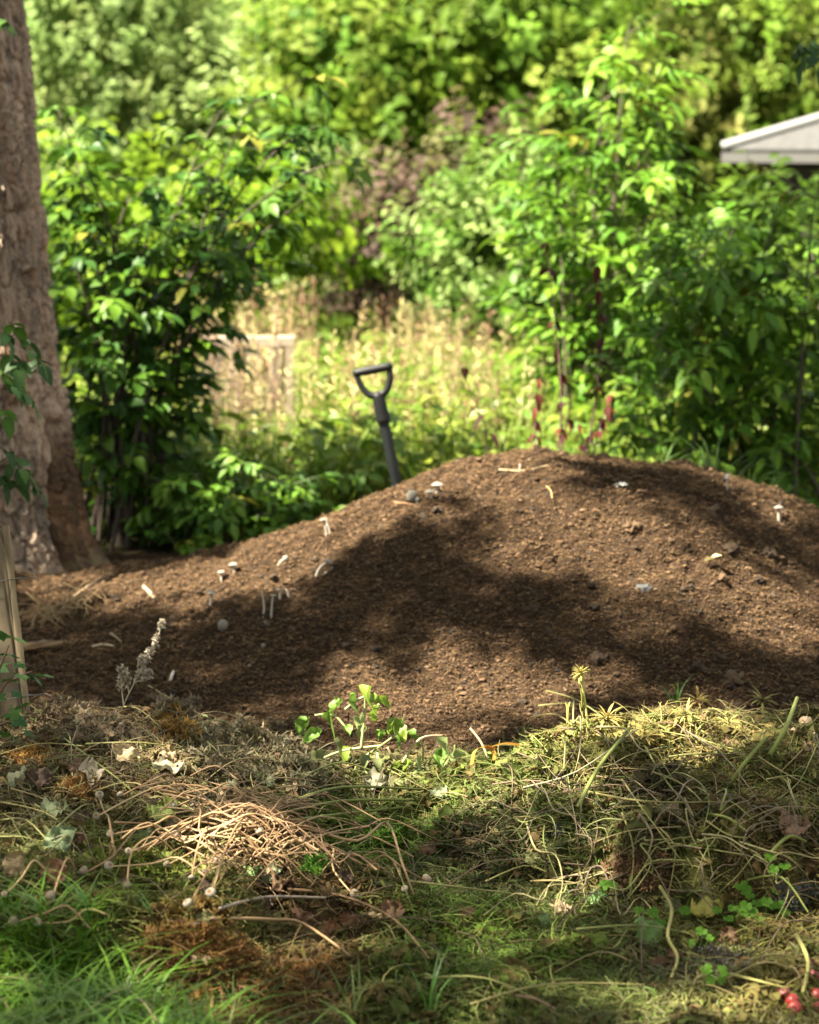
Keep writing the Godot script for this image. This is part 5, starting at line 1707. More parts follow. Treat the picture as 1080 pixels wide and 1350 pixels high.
	var thick := [
		["thick green stalk slanting up among the weeds", [[762, 1085, 0.02], [790, 1050, 0.05], [830, 1005, 0.06]], 0.0075], ["short cut green stalk standing above the dark hollow", [[1015, 1015, 0.02], [1035, 1000, 0.05], [1050, 978, 0.08]], 0.0085],
		["thick green stalk behind the slanting one", [[965, 1050, 0.02], [985, 1035, 0.04], [1010, 1012, 0.05]], 0.0075], ["upper stalk of the flat green bundle", [[380, 1086, 0.03], [450, 1076, 0.05], [555, 1066, 0.03]], 0.0050],
		["middle stalk of the flat green bundle", [[378, 1092, 0.02], [450, 1085, 0.035], [545, 1074, 0.02]], 0.0055], ["lowest stalk of the flat green bundle", [[385, 1099, 0.015], [460, 1092, 0.02], [540, 1080, 0.015]], 0.0050],
		["crooked yellow stem winding down the heap face", [[870, 1205, 0.04], [885, 1235, 0.04], [880, 1265, 0.03], [893, 1285, 0.02], [885, 1305, 0.01]], 0.0055], ["yellow stalk curving down towards the red fruit", [[1050, 1272, 0.04], [1065, 1300, 0.03], [1058, 1325, 0.01]], 0.0065],
		["long yellow stem running towards the red fruit", [[962, 1308, 0.02], [1000, 1318, 0.02], [1038, 1324, 0.015]], 0.0045], ["pale green stalk curving among the brown weeds", [[1015, 1148, 0.02], [1040, 1132, 0.03], [1062, 1132, 0.02]], 0.0060],
		["straight green stalk in the weeds below the dark hollow", [[935, 1095, 0.02], [960, 1108, 0.03], [985, 1120, 0.02]], 0.0045], ["brown stem lying along the bottom of the heap", [[680, 1330, 0.01], [705, 1338, 0.015], [732, 1348, 0.01]], 0.0050],
		["long grey-green stem crossing the right-angled straws", [[690, 1065, 0.03], [760, 1050, 0.04], [840, 1000, 0.05]], 0.0032], ["curving green stem with side shoots near the clover leaves", [[985, 1190, 0.03], [1030, 1200, 0.05], [1065, 1225, 0.02]], 0.0035],
	]
	for i in thick.size():
		var q: Array = thick[i]
		var c := green
		if "yellow" in q[0]: c = Color(0.22, 0.20, 0.055)
		elif "brown" in q[0].left(6): c = Color(0.16, 0.095, 0.05)
		elif "grey" in q[0]: c = Color(0.17, 0.17, 0.10)
		stalk("green_stalk", q[0], "stalk", "thick stalks on the heap", q[1], q[2] * 0.62, q[2] * 0.5, c)
	# ---- wilted climbing plant in the middle
	var d0 := 6.3
	var foot := at(470, 1030, d0); foot.y = surf(foot.x, foot.z)
	var root := thing("wilted_vine", "wilted vine with limp pale green leaves in front of the mound", "vine", foot)
	var vm := paint("vine_stem", Color(0.22, 0.24, 0.09), 0.6)
	var vb := paint("vine_dry_stem", Color(0.34, 0.25, 0.15), 0.7)
	var stems := [[[425, 1000], [455, 989], [503, 983]], [[431, 1024], [480, 998], [515, 974], [527, 962]], [[531, 1005], [554, 974], [583, 970]], [[482, 918], [481, 940], [476, 985]], [[554, 974], [558, 988], [557, 1003]], [[511, 985], [517, 996], [523, 1002]], [[500, 930], [482, 918], [455, 935]], [[415, 943], [440, 943], [458, 962]], [[498, 985], [498, 1010], [496, 1025]], [[620, 960], [634, 978], [644, 1000]], [[470, 1010], [460, 1040], [440, 1060]]]
	for i in stems.size():
		var pts := []
		for q in stems[i]: pts.append(at(q[0], q[1], d0 + rng.randf_range(-0.03, 0.03)) - foot)
		var b := Buf.new()
		tube(b, smooth(pts), [0.0026], 6)
		part("stem", b.mesh(), vb if i in [2, 4, 5, 9] else vm, root)
	var wl := []
	for k in 4:
		var b := Buf.new()
		var r := rng
		blade(b, Transform3D.IDENTITY, 0.052, 0.030, r.randf_range(0.7, 1.3), r.randf_range(0.5, 1.1), 9, 1.0, 0.03, 0.62, r.randf_range(0.2, 0.5))
		if k > 1:
			b = Buf.new()
			crumpled(b, 360 + k, 0.62, 0, 10, 8)
			for i in b.v.size(): b.v[i] = Vector3(b.v[i].x, b.v[i].y * 0.9 + absf(b.v[i].x) * 0.8, b.v[i].z + 0.5) * 0.05
		wl.append(b.mesh())
	var wt := [paint("limp_leaf_a", Color(0.17, 0.25, 0.03), 0.5, 0.75), paint("limp_leaf_b", Color(0.11, 0.20, 0.028), 0.5, 0.7), paint("limp_leaf_c", Color(0.25, 0.30, 0.11), 0.55, 0.7), paint("limp_leaf_d", Color(0.12, 0.14, 0.05), 0.7, 0.4)]
	for q in [[450, 922, 1], [470, 914, 1], [490, 905, 0], [487, 922, 0], [499, 930, 0], [405, 946, 1], [474, 945, 2], [480, 955, 2], [456, 958, 1], [424, 945, 1], [424, 962, 1], [501, 965, 1], [522, 945, 0], [530, 950, 1], [540, 962, 1], [518, 955, 0], [590, 972, 2], [583, 988, 1], [600, 988, 2], [530, 1003, 0], [542, 1005, 0], [554, 1018, 2], [564, 1022, 0], [549, 1036, 2], [494, 1020, 3], [482, 995, 3], [440, 975, 3], [462, 985, 0], [416, 990, 3], [540, 1022, 2], [572, 1012, 0], [505, 1000, 3], [470, 1020, 3], [612, 1000, 3], [560, 1000, 2]]:
		var p := at(q[0], q[1], d0 + rng.randf_range(-0.05, 0.05)) - foot
		var ba := Basis(Vector3.UP, rng.randf() * TAU) * Basis(Vector3.RIGHT, rng.randf_range(0.3, 1.4)) * Basis(Vector3.BACK, rng.randfn() * 0.5)
		var s := rng.randf_range(0.7, 1.15)
		part("leaf", wl[rng.randi() % 4], wt[q[2]], root, Transform3D(ba.scaled_local(Vector3(s, s, s)), p))
	# orange withered strap leaf
	var of := at(640, 1000, 6.2); of.y = surf(of.x, of.z)
	var ob := Buf.new()
	for w in [[[622, 1008], [626, 990], [640, 984], [652, 988]], [[640, 984], [650, 990], [652, 1002]], [[645, 985], [665, 980], [685, 982]]]:
		var pts := []
		for q in w: pts.append(at(q[0], q[1], 6.2) - of)
		pts = smooth(pts)
		var prev := -1
		for i in pts.size():
			var f := ob.vert(pts[i] + Vector3(0.004, 0.003, 0.004))
			ob.vert(pts[i] + Vector3(-0.004, -0.003, -0.004))
			if prev >= 0: ob.quad(prev, f, f + 1, prev + 1)
			prev = f
	var oo := part("withered_leaf", ob.mesh(), paint("orange_leaf", Color(0.42, 0.20, 0.04), 0.6, 0.6), self, Transform3D(Basis.IDENTITY, of))
	tag(oo, "curled orange withered strap leaf beside the wilted vine", "leaf")
	# ---- yellow spiky flower
	var yf := at(770, 1010, 6.25); yf.y = surf(yf.x, yf.z)
	var yr := thing("spent_flower", "upright spent flower with a spiky yellow head against the dark soil", "flower", yf)
	var ym := paint("flower_stem", Color(0.28, 0.30, 0.08), 0.6)
	var yb := Buf.new()
	tube(yb, smooth([Vector3(0, -0.02, 0), at(778, 985, 6.25) - yf, at(774, 945, 6.25) - yf, at(766, 890, 6.25) - yf]), smooth_r([0.0045, 0.004, 0.0028, 0.0024]), 7)
	part("stem", yb.mesh(), ym, yr)
	var spike := Buf.new()
	blade(spike, Transform3D.IDENTITY, 0.024, 0.0035, 0.3, 0.4, 4)
	var spike_mesh := spike.mesh()
	var pm := paint("flower_head", Color(0.32, 0.28, 0.075), 0.7, 0.5)
	for i in 60:
		var u := Vector3(rng.randfn() * 0.8, rng.randfn() * 0.9 + 0.15, rng.randfn() * 0.8).normalized()
		var bz := u
		var bx := Vector3.UP.cross(bz).normalized()
		part("petal", spike_mesh, pm, yr, Transform3D(Basis(bx, bz.cross(bx), bz), at(766, 888, 6.25) - yf))
	var pod := Buf.new()
	blade(pod, Transform3D.IDENTITY, 0.05, 0.012, 0.5, 0.2, 5)
	for q in [[764, 905, 1.2], [772, 908, 4.4], [745, 925, 2.0], [752, 925, 5.0]]:
		part("sepal", pod.mesh(), paint("sepal", Color(0.36, 0.34, 0.08), 0.6, 0.5), yr, Transform3D(Basis(Vector3.UP, q[2]) * Basis(Vector3.RIGHT, 1.3), at(q[0], q[1], 6.25) - yf))
	# ---- other yellow spiky heads half buried
	for q in [[920, 935, "pale spiky seed head at the back of the heap"], [905, 955, "second spiky seed head beside the pale one"], [1005, 935, "brownish spiky seed head below the largest clod"], [800, 960, "drooping yellow seed head beside the spent flower"], [850, 985, "faded seed head above the dark hollow"], [960, 965, "loose spiky head between the pale and brownish ones"]]:
		var p := heap_at(q[0], q[1])
		p.y += 0.02
		var hr := thing("spiky_head", q[2], "seed head", p, "spiky heads on the heap")
		var hm := paint("spiky_%d" % (rng.randi() % 3), Color(0.22 + rng.randf() * 0.08, 0.19 + rng.randf() * 0.05, 0.055), 0.7, 0.4)
		for i in 34:
			var u := Vector3(rng.randfn() + 0.5, rng.randfn() * 0.6 + 0.1, rng.randfn()).normalized()
			var bx := Vector3.UP.cross(u).normalized()
			var s := rng.randf_range(0.6, 1.9)
			part("bract", spike_mesh, hm, hr, Transform3D(Basis(bx, u.cross(bx), u).scaled_local(Vector3(s, s, s)), u * 0.008))
	# ---- white dried plume
	var wf := at(150, 965, 6.4); wf.y = surf(wf.x, wf.z)
	var wr := thing("dried_plume", "pale dried flower plume standing in front of the dark soil near the stake", "dried flower", wf)
	var wm := paint("plume_stem", Color(0.34, 0.28, 0.20), 0.8)
	var fl := Buf.new()
	for i in 7:
		var u := rnd_unit()
		var bx := Vector3.UP.cross(u).normalized()
		blade(fl, Transform3D(Basis(bx, u.cross(bx), u), Vector3.ZERO), 0.012, 0.006, 0.4, 0.2, 3, rng.randf_range(0.8, 1.15))
	var fl_mesh := fl.mesh()
	var flm := paint("plume_floret", Color(0.33, 0.28, 0.21), 0.85, 0.4)
	for path in [[[150, 965], [165, 925], [185, 885], [200, 855], [215, 823]], [[163, 930], [160, 905], [158, 880]], [[170, 915], [168, 900], [165, 888]], [[178, 900], [192, 893], [196, 886]], [[186, 884], [186, 872], [188, 868]]]:
		var pts := []
		for q in path: pts.append(at(q[0], q[1], 6.4 + rng.randf_range(-0.02, 0.02)) - wf)
		var sp := smooth(pts)
		var b := Buf.new()
		tube(b, sp, [0.0015], 5)
		part("stem", b.mesh(), wm, wr)
		for i in range(int(sp.size() * 0.45), sp.size()):
			for e in 3:
				part("floret", fl_mesh, flm, wr, Transform3D(Basis(rnd_unit(), rng.randf() * TAU).scaled_local(Vector3.ONE * rng.randf_range(0.6, 1.1)), sp[i] + rnd_unit() * 0.006))
	# ---- fuzzy clumps of dead flowers and moss
	var fuzz := []
	for k in 2:
		var b := Buf.new()
		for i in 26:
			var u := rnd_unit()
			u.y = absf(u.y)
			var bx := Vector3.UP.cross(u).normalized()
			blade(b, Transform3D(Basis(bx, u.cross(bx), u), rnd_unit() * 0.004), rng.randf_range(0.007, 0.016), rng.randf_range(0.0025, 0.005), 0.4, 0.3, 2, rng.randf_range(0.7, 1.25))
		fuzz.append(b.mesh(paint("fuzz", Color.WHITE, 0.85, 0.35, 0.2)))
	var clumps := [
		["moss_clump", "ochre tuft of dried moss on top of the heap near the plume", 232, 968, 26, 22, Color(0.30, 0.17, 0.045)], ["moss_clump", "ochre moss at the foot of the wooden stake", 45, 1000, 30, 16, Color(0.28, 0.16, 0.05)],
		["moss_clump", "large rusty moss mat at the edge of the lawn", 265, 1262, 70, 26, Color(0.18, 0.10, 0.035)], ["moss_clump", "rusty moss patch between grass tuft and brown leaves", 410, 1285, 40, 18, Color(0.18, 0.10, 0.036)], ["moss_clump", "small ochre moss lump among the seed heads", 105, 1050, 22, 12, Color(0.27, 0.15, 0.05)],
		["dead_flower_mass", "grey-green mass of dead flower heads beside the wilted vine", 335, 1000, 70, 34, Color(0.165, 0.14, 0.085)], ["dead_flower_mass", "greyish dead flower tangle between stake and plume", 95, 955, 42, 22, Color(0.16, 0.125, 0.08)], ["dead_flower_mass", "faded flower heads behind the ochre moss", 230, 938, 30, 9, Color(0.19, 0.15, 0.10)],
		["dead_flower_mass", "grey seed fluff in front of the wilted vine", 405, 1035, 26, 20, Color(0.14, 0.125, 0.075)], ["dead_flower_mass", "pale dead flower sprays running down from the plume", 140, 975, 40, 14, Color(0.19, 0.15, 0.095)], ["root_ball", "dark matted ball of fine roots near the red fruit", 952, 1268, 38, 20, Color(0.07, 0.065, 0.055)],
		["root_ball", "brown fibrous root clump on the heap face", 845, 1150, 40, 20, Color(0.16, 0.10, 0.055)], ["moss_clump", "bright green mossy clump under the flat green stalks", 480, 1110, 50, 20, Color(0.075, 0.15, 0.02)], ["moss_clump", "green feathery clump hanging over the dark hollow", 410, 1145, 16, 16, Color(0.065, 0.16, 0.02)], ["root_ball", "grey-blue lichen-like tuft near the edge of the heap", 1048, 1190, 22, 14, Color(0.15, 0.16, 0.13)],
	]
	for q in clumps:
		var p := heap_at(q[2], q[3])
		var cr := thing(q[0], q[1], "moss" if q[0] == "moss_clump" else ("dead flowers" if q[0] == "dead_flower_mass" else "roots"), p)
		var m := [Many.new(), Many.new()]
		var n := int(clampf(q[4] * q[5] * 0.34, 90, 700))
		for i in n:
			var hp := heap_at(q[2] + (rng.randf() + rng.randf() - 1.0) * q[4] * 1.25, q[3] + (rng.randf() + rng.randf() - 1.0) * q[5] * 1.25)
			hp.y += heap_bumps(hp.x, hp.z) + rng.randf_range(-0.002, 0.028 if q[0] == "dead_flower_mass" else 0.010)
			var s := rng.randf_range(0.6, 1.3)
			m[i % 2].put(Transform3D((Basis(Vector3.UP, rng.randf() * TAU) * Basis(Vector3.RIGHT, rng.randfn() * 0.6)).scaled_local(Vector3(s, s, s)), hp - p), vary(q[6], 0.3))
		for k in 2: many_node("tufts" if q[0] != "root_ball" else "root_hairs", fuzz[k], m[k], cr)
	# ---- larger dead and fading leaves
	var big := []
	for k in 3:
		var b := Buf.new()
		crumpled(b, 300 + k, [0.75, 0.6, 0.9][k])
		big.append(b.mesh())
	var lobed := Buf.new()
	crumpled(lobed, 340, 1.1, 5)
	big.append(lobed.mesh())
	var fading := [
		[165, 1008, 42, 0, Color(0.34, 0.27, 0.15), "pale tan triangular dead leaf below the ochre moss"], [222, 1025, 44, 1, Color(0.27, 0.25, 0.16), "grey-green crinkled dead leaf beside the tan one"], [215, 1088, 60, 0, Color(0.22, 0.27, 0.06), "yellow-green limp leaf above the seed heads"], [238, 1075, 44, 1, Color(0.20, 0.23, 0.05), "curled yellow-green leaf behind the limp one"],
		[70, 1085, 44, 2, Color(0.17, 0.20, 0.10), "grey-green withered leaf near the edge of the heap"], [195, 1125, 34, 3, Color(0.12, 0.17, 0.05), "dull green leaf among the seed heads"], [82, 1125, 44, 3, Color(0.13, 0.18, 0.085), "bluish green wilted leaf under the straws"], [120, 1035, 50, 1, Color(0.30, 0.26, 0.18), "pleated pale dead leaf on the heap"], [20, 1160, 40, 0, Color(0.26, 0.19, 0.10), "brown curled leaf at the edge of the heap by the lawn"],
		[432, 1245, 40, 1, Color(0.17, 0.075, 0.03), "rusty brown oak leaf in the hollow"], [516, 1218, 36, 2, Color(0.16, 0.085, 0.045), "brown crumpled leaf at the end of the hollow"], [70, 1165, 40, 2, Color(0.22, 0.12, 0.06), "reddish brown curled leaf above the lawn"], [268, 1283, 38, 0, Color(0.22, 0.15, 0.085), "tan dead leaf on the rusty moss mat"], [395, 1228, 34, 3, Color(0.13, 0.06, 0.03), "dark brown leaf under the tan bundle"],
		[460, 1230, 32, 0, Color(0.15, 0.07, 0.03), "brown leaf beside the rusty oak leaf"], [1045, 1108, 50, 2, Color(0.22, 0.13, 0.075), "crumpled tan brown leaf near the far edge of the heap"], [930, 1215, 52, 0, Color(0.34, 0.30, 0.06), "yellow leaf under the clover"], [985, 1225, 44, 1, Color(0.26, 0.28, 0.06), "yellow-green leaf near the red fruit"], [850, 1245, 46, 3, Color(0.13, 0.22, 0.06), "green lobed leaf on the face of the heap"], [785, 1200, 34, 1, Color(0.10, 0.19, 0.05), "small green leaf on the heap face"],
		[355, 1045, 30, 1, Color(0.20, 0.22, 0.12), "pale leaf under the dead flower mass"], [300, 1050, 36, 0, Color(0.14, 0.14, 0.08), "olive dead leaf under the flower mass"], [495, 1045, 40, 2, Color(0.13, 0.125, 0.075), "grey limp leaf hanging below the vine"], [720, 1230, 26, 0, Color(0.11, 0.17, 0.05), "green leaf scrap on the clippings"], [735, 1110, 24, 0, Color(0.020, 0.020, 0.022), "blackened rotten leaf on the clippings"], [700, 1150, 28, 2, Color(0.14, 0.15, 0.05), "olive leaf at the rim of the dark hollow"],
		[335, 1168, 30, 3, Color(0.09, 0.15, 0.04), "green leaf under the tan bundle"], [25, 1040, 34, 2, Color(0.16, 0.16, 0.09), "grey-green leaf scrap near the stake"], [650, 1075, 26, 1, Color(0.20, 0.20, 0.07), "small yellowing leaf above the dark hollow"], [580, 1060, 26, 2, Color(0.16, 0.19, 0.10), "pale limp leaf beside the green stalk bundle"],
	]
	for q in fading:
		var p := heap_at(q[0], q[1])
		var s: float = q[2] * -p.z / FPX
		var ba := Basis(Vector3.UP, rng.randf() * TAU) * Basis(Vector3.RIGHT, rng.randf_range(-0.5, 0.5)) * Basis(Vector3.BACK, rng.randfn() * 0.3)
		# lean each leaf against the slope that faces the viewer
		ba = Basis(Vector3.RIGHT, rng.randf_range(0.3, 0.8)) * ba
		var c: Color = q[4]
		var o := part("withered_leaf", big[q[3]], paint("fading_%d" % fading.find(q), c, 0.7, 0.45), self, Transform3D(ba.scaled_local(Vector3(s, s, s)), p + Vector3(0, 0.022, 0)))
		tag(o, q[5], "leaf", "dead and fading leaves on the heap")
	for i in 60:
		var px := rng.randf_range(10, 1070)
		var py := rng.randf_range(985, 1300)
		if px < 420 and py > 1190: continue
		if rng.randf() < 0.4: px *= 0.45
		var p := heap_at(px, py)
		var s := rng.randf_range(16, 38) * -p.z / FPX
		var ba := Basis(Vector3.RIGHT, rng.randf_range(0.2, 0.9)) * Basis(Vector3.UP, rng.randf() * TAU) * Basis(Vector3.BACK, rng.randfn() * 0.4)
		var k := rng.randi() % 5
		var word: String = ["grey-green", "brown", "olive", "tan", "dark brown"][k]
		var o := part("withered_leaf", big[rng.randi() % 4], paint("small_fading_" + word, [Color(0.13, 0.15, 0.08), Color(0.12, 0.065, 0.032), Color(0.12, 0.125, 0.045), Color(0.22, 0.165, 0.09), Color(0.06, 0.036, 0.022)][k], 0.75, 0.4), self, Transform3D(ba.scaled_local(Vector3(s, s, s)), p + Vector3(0, 0.014, 0)))
		tag(o, "%s %s shrivelled leaf %s" % ["small" if s < 0.038 else "middling", word, near(px, py, MARKS)], "leaf", "shrivelled leaves scattered over the heap")
	# ---- clover and small round leaves
	var rl := Buf.new()
	for i in 3:
		var a := i * TAU / 3.0
		var hub := rl.vert(Vector3.ZERO, Color(1.15, 1.15, 1.1))
		var ring2 := []
		for k in 9:
			var s := k / 8.0
			var an := a + lerpf(-0.95, 0.95, s)
			var rr := 0.016 * (0.75 + 0.30 * sin(PI * s) - 0.18 * exp(-pow((s - 0.5) * 8.0, 2.0)))
			ring2.append(rl.vert(Vector3(cos(an) * rr, 0.003 * sin(PI * s), sin(an) * rr), Color.WHITE))
		for k in 8: rl.tri(hub, ring2[k], ring2[k + 1])
	var rl_mesh := rl.mesh()
	for q in [[988, 1190], [1000, 1202], [1030, 1218], [960, 1222], [970, 1230], [920, 1262], [945, 1300], [930, 1310], [860, 1235], [1005, 1225], [905, 1225], [1020, 1165], [790, 1195]]:
		var p := heap_at(q[0], q[1])
		var cr := thing("clover", "small clover sprig with round green leaflets %s" % near(q[0], q[1], MARKS), "clover", p, "clover sprigs on the heap")
		var cm := paint("clover_green", Color(0.06, 0.14, 0.012), 0.6, 0.5, 0.25)
		for i in 3:
			var e := Vector3(rng.randfn() * 0.014, rng.randf_range(0.025, 0.05), rng.randfn() * 0.014 + 0.01)
			var b := Buf.new()
			tube(b, [Vector3.ZERO, e * 0.5 + Vector3(0.003, 0.004, 0), e], [0.0012, 0.001, 0.0008], 4, Color.WHITE, false)
			part("stalk", b.mesh(), cm, cr)
			part("leaf", rl_mesh, cm, cr, Transform3D(Basis(Vector3.UP, rng.randf() * TAU).rotated(Vector3.RIGHT, rng.randf_range(0.3, 0.9)).scaled_local(Vector3.ONE * rng.randf_range(0.5, 0.85)), e))
	# ---- red fruit
	var fr := Buf.new()
	lathe(fr, [Vector2(0.005, 0.72), Vector2(0.15, 0.80), Vector2(0.42, 0.93), Vector2(0.75, 0.78), Vector2(0.97, 0.32), Vector2(1.0, -0.1), Vector2(0.85, -0.6), Vector2(0.5, -0.88), Vector2(0.18, -0.86), Vector2(0.005, -0.78)], 22, Transform3D.IDENTITY, Color.WHITE, 0.04)
	var fr_mesh := fr.mesh()
	var cx := Buf.new()
	tube(cx, [Vector3(0, 0.7, 0), Vector3(0.05, 1.0, 0.03), Vector3(0.15, 1.3, 0.05)], [0.06, 0.05, 0.06], 6)
	var cx_mesh := cx.mesh()
	var reds := [paint("fruit_red", Color(0.25, 0.022, 0.018), 0.4), paint("fruit_dark", Color(0.15, 0.014, 0.014), 0.45)]
	for q in [[1048, 1333, 11, 0, "plump red fruit lowest of the pair at the bottom of the heap"], [1045, 1322, 10, 0, "red fruit resting on the lowest one"], [1034, 1310, 9, 1, "dark red fruit behind the lowest pair"], [1072, 1290, 10, 1, "red fruit under the yellow stalk"], [1074, 1274, 9, 0, "topmost red fruit in the pile at the edge"], [1078, 1316, 11, 0, "red fruit cut by the picture edge beside the yellow stalk"], [1052, 1288, 8, 1, "small dark red fruit behind the yellow stalk"], [1080, 1334, 11, 0, "red fruit at the very bottom corner"]]:
		var p := heap_at(q[0], q[1] + 5)
		var r: float = q[2] * -p.z / FPX
		var ft := thing("red_fruit", q[4], "fruit", p + Vector3(0, r * 0.75, 0), "red fruit thrown on the heap")
		var ba := Basis(rnd_unit(), rng.randf() * 1.2).scaled_local(Vector3(r, r * 0.95, r))
		part("flesh", fr_mesh, reds[q[3]], ft, Transform3D(ba, Vector3.ZERO))
		part("stalk", cx_mesh, paint("fruit_stalk", Color(0.12, 0.08, 0.04), 0.8), ft, Transform3D(ba, Vector3.ZERO))
	# ---- tan round lumps by the spiky heads
	for q in [[1062, 953, 9, "larger tan ball at the edge, below the far clods"], [1046, 964, 6, "small tan ball beside the larger one"], [1074, 968, 7, "lowest tan ball at the picture edge"]]:
		var p := heap_at(q[0], q[1] + 4)
		var r: float = q[2] * -p.z / FPX
		var o := part("tan_bulb", lump(900 + q[2], 0.15, 3).mesh(), paint("tan_bulb", Color(0.40, 0.29, 0.18), 0.8), self, Transform3D(Basis().scaled(Vector3(r, r * 0.9, r)), p + Vector3(0, r * 0.6, 0)))
		tag(o, q[3], "bulb", "tan bulbs on the heap")

# ---------------------------------------------------------------- lawn edge in front
func build_front_grass() -> void:
	var leaf := paint("lawn", Color.WHITE, 0.45, 0.7)
	var kinds := []
	for k in 3: kinds.append(grass_tuft([9, 6, 5][k], [0.09, 0.13, 0.15][k], [0.0045, 0.0068, 0.0095][k], 0.03, rng, [0.6, 0.7, 1.0][k]).mesh(leaf))
	var root := thing("lawn_grass", "lush green lawn grass at the front corner below the heap", "grass", Vector3(-0.5, 0, -4.95))
	root.set_meta("kind", "stuff")
	var many := [Many.new(), Many.new(), Many.new()]
	for i in 4200:
		var d := rng.randf_range(4.25, 5.12)
		var x := rng.randf_range(-0.98, 0.05)
		var limit := 4.94 - 0.54 * smoothstep(-0.64, -0.15, x) + noise_a.get_noise_1d(x * 8.0) * 0.06
		if d > limit or rng.randf() < smoothstep(limit - 0.16, limit + 0.04, d): continue
		var p := Vector3(x, maxf(ground_h(x, -d), heap_h(x, -d)) - 0.005, -d)
		var s := rng.randf_range(0.55, 1.15) * (0.75 if d > limit - 0.1 else 1.0)
		many[i % 3].put(Transform3D(Basis(Vector3.UP, rng.randf() * TAU).scaled(Vector3(s, s, s)), p - root.position), vary(mixc(Color(0.065, 0.165, 0.010), Color(0.14, 0.25, 0.018), rng.randf()), 0.25) if rng.randf() > 0.07 else Color(0.24, 0.20, 0.09))
	for k in 3: many_node("grass", kinds[k], many[k], root)
	# loose tufts on the heap
	var gm := [paint("tuft_green", Color(0.075, 0.18, 0.03), 0.45, 0.7), paint("tuft_pale", Color(0.13, 0.19, 0.05), 0.5, 0.7)]
	for q in [[465, 1340, 1.1, "tall fresh grass tuft in front of the brown leaves"], [450, 1320, 0.8, "shorter grass tuft beside the tall one"], [565, 1330, 1.0, "grass tuft at the bottom of the clippings"], [635, 1290, 0.6, "small bright grass tuft on the clippings"], [120, 1215, 1.0, "grass tuft rising at the rim of the lawn"], [140, 1225, 0.8, "bright tuft beside the rim tuft"], [205, 1222, 0.7, "grass tuft below the seed heads"], [245, 1175, 0.6, "short feathery grass tuft among the seed heads"], [690, 975, 0.55, "small fresh green tuft at the mound foot beside the orange leaf"], [893, 930, 0.8, "thin upright grass blades above the spiky heads"], [1030, 975, 0.5, "short grass tuft near the tan balls"], [345, 1335, 0.7, "low grass tuft on the rusty moss"], [310, 1340, 0.8, "grass tuft at the lower edge of the moss mat"]]:
		var p := heap_at(q[0], q[1])
		var o := part("grass_tuft", grass_tuft(9, 0.11, 0.0045, 0.02, rng, 0.6).mesh(), gm[rng.randi() % 2], self, Transform3D(Basis().scaled(Vector3.ONE * q[2]), p - Vector3(0, 0.005, 0)))
		tag(o, q[3], "grass", "grass tufts on the heap")

# ---------------------------------------------------------------- words for where a small thing lies
const MARKS := [
	[45, 970, "near the foot of the wooden stake"], [160, 930, "near the dried plume"], [232, 968, "beside the ochre moss tuft"], [335, 1000, "by the grey dead flower mass"], [480, 960, "by the wilted vine"], [640, 995, "near the orange withered leaf"],
	[770, 960, "beside the spent yellow flower"], [910, 950, "among the spiky seed heads"], [1062, 960, "near the tan bulbs"], [1035, 1000, "by the short cut stalk"], [850, 1040, "in the hollow below the slanting stalk"], [460, 1085, "by the flat green stalk bundle"],
	[640, 1110, "at the dark hollow in mid heap"], [760, 1110, "on the olive clippings"], [980, 1110, "near the crumpled tan brown leaf"], [350, 1125, "on the tan stem bundle"], [150, 1150, "among the scattered seed heads"], [40, 1110, "at the outer edge of the heap by the stake"],
	[60, 1200, "on the rim of the lawn"], [280, 1260, "on the rusty moss mat"], [450, 1240, "by the rusty oak leaf"], [560, 1250, "beside the clippings grass tuft"], [660, 1220, "on the green clippings in mid heap"], [800, 1190, "on the heap face below the root clump"], [885, 1260, "by the crooked yellow stem"], [950, 1220, "near the yellow leaf and clover"], [1045, 1300, "beside the red fruit"], [700, 1330, "along the bottom edge of the heap"], [1050, 1190, "by the grey lichen-like tuft"], [250, 1090, "under the limp yellow-green leaf"],
]
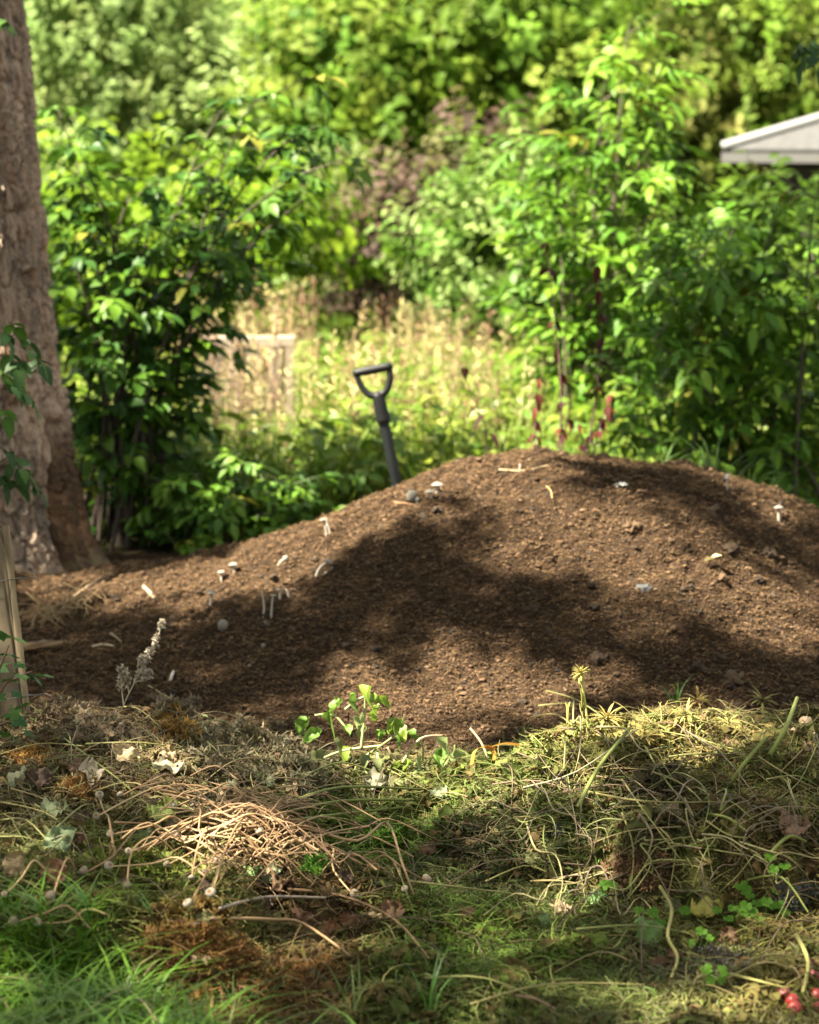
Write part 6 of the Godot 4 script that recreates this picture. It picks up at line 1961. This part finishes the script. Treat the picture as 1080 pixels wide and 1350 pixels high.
const SOIL_MARKS := [
	[60, 800, "near the stake"], [130, 740, "below the trunk root"], [200, 800, "in the dip beside the trunk"], [290, 800, "near flat capped mushrooms"], [360, 800, "by the row of thin mushrooms"], [430, 720, "by the bent white mushroom stems"], [550, 670, "near the big round mushroom cap"], [690, 630, "by the crest twig"], [816, 655, "near the white scrap"],
	[850, 785, "by the flat grey stone"], [935, 750, "beside the pale fallen leaf"], [1020, 720, "on the shaded far flank"], [650, 730, "in the shadow band across the mound"], [560, 800, "on the dark middle slope"], [250, 890, "at the mound foot near the plume"], [480, 890, "above the wilted vine"], [650, 880, "on the lower slope in mid mound"], [780, 870, "above the spent yellow flower"], [950, 890, "beside the largest clods"], [1050, 850, "on the lower far slope"],
]

func near(px: float, py: float, marks: Array) -> String:
	var best := 1e9
	var word := ""
	for m in marks:
		var d := Vector2(px - m[0], py - m[1]).length()
		if d < best:
			best = d
			word = m[2]
	return word

func tone_word(c: Color) -> String:
	if c.g > c.r * 0.98: return "yellow-green"
	if c.r > 0.2: return "pale tan"
	if c.r > 0.13: return "tan brown"
	return "dark brown"

# a dead leaf of about unit length, buckled and torn at the rim
func crumpled(b: Buf, sd: int, width: float, lobes := 0, rows := 16, cols := 10) -> void:
	var n := FastNoiseLite.new()
	n.seed = sd; n.frequency = 1.0; n.fractal_octaves = 3
	for i in rows + 1:
		var s := float(i) / rows
		var w := 0.5 * width * pow(maxf(sin(PI * pow(s * 0.96 + 0.02, 0.75)), 0.0), 0.8)
		if lobes > 0: w *= 0.72 + 0.35 * absf(sin(s * PI * lobes * 0.5))
		for k in cols + 1:
			var u := lerpf(-1.0, 1.0, float(k) / cols)
			var rim := 1.0 + 0.16 * n.get_noise_2d(s * 9.0, 20.0 + signf(u) * 5.0) * absf(u)
			var vein := 0.030 * absf(sin((s * 7.0 - absf(u) * 1.6) * PI))
			var y := 0.30 * n.get_noise_2d(s * 1.6, u * 0.9) + 0.10 * n.get_noise_2d(s * 5.0, u * 3.0) + 0.25 * width * u * u * (0.4 + n.get_noise_1d(s * 2.0)) + vein
			var tone := 1.0 + 0.35 * n.get_noise_2d(s * 3.0 + 8.0, u * 2.0) - (0.0 if absf(u) > 0.12 else -0.18)
			b.vert(Vector3(u * w * rim, y, s - 0.5), Color(tone, tone * (1.0 - 0.05 * absf(u)), tone))
	for i in rows:
		for k in cols:
			var a := b.v.size() - (rows + 1) * (cols + 1) + i * (cols + 1) + k
			b.quad(a, a + cols + 1, a + cols + 2, a + 1)
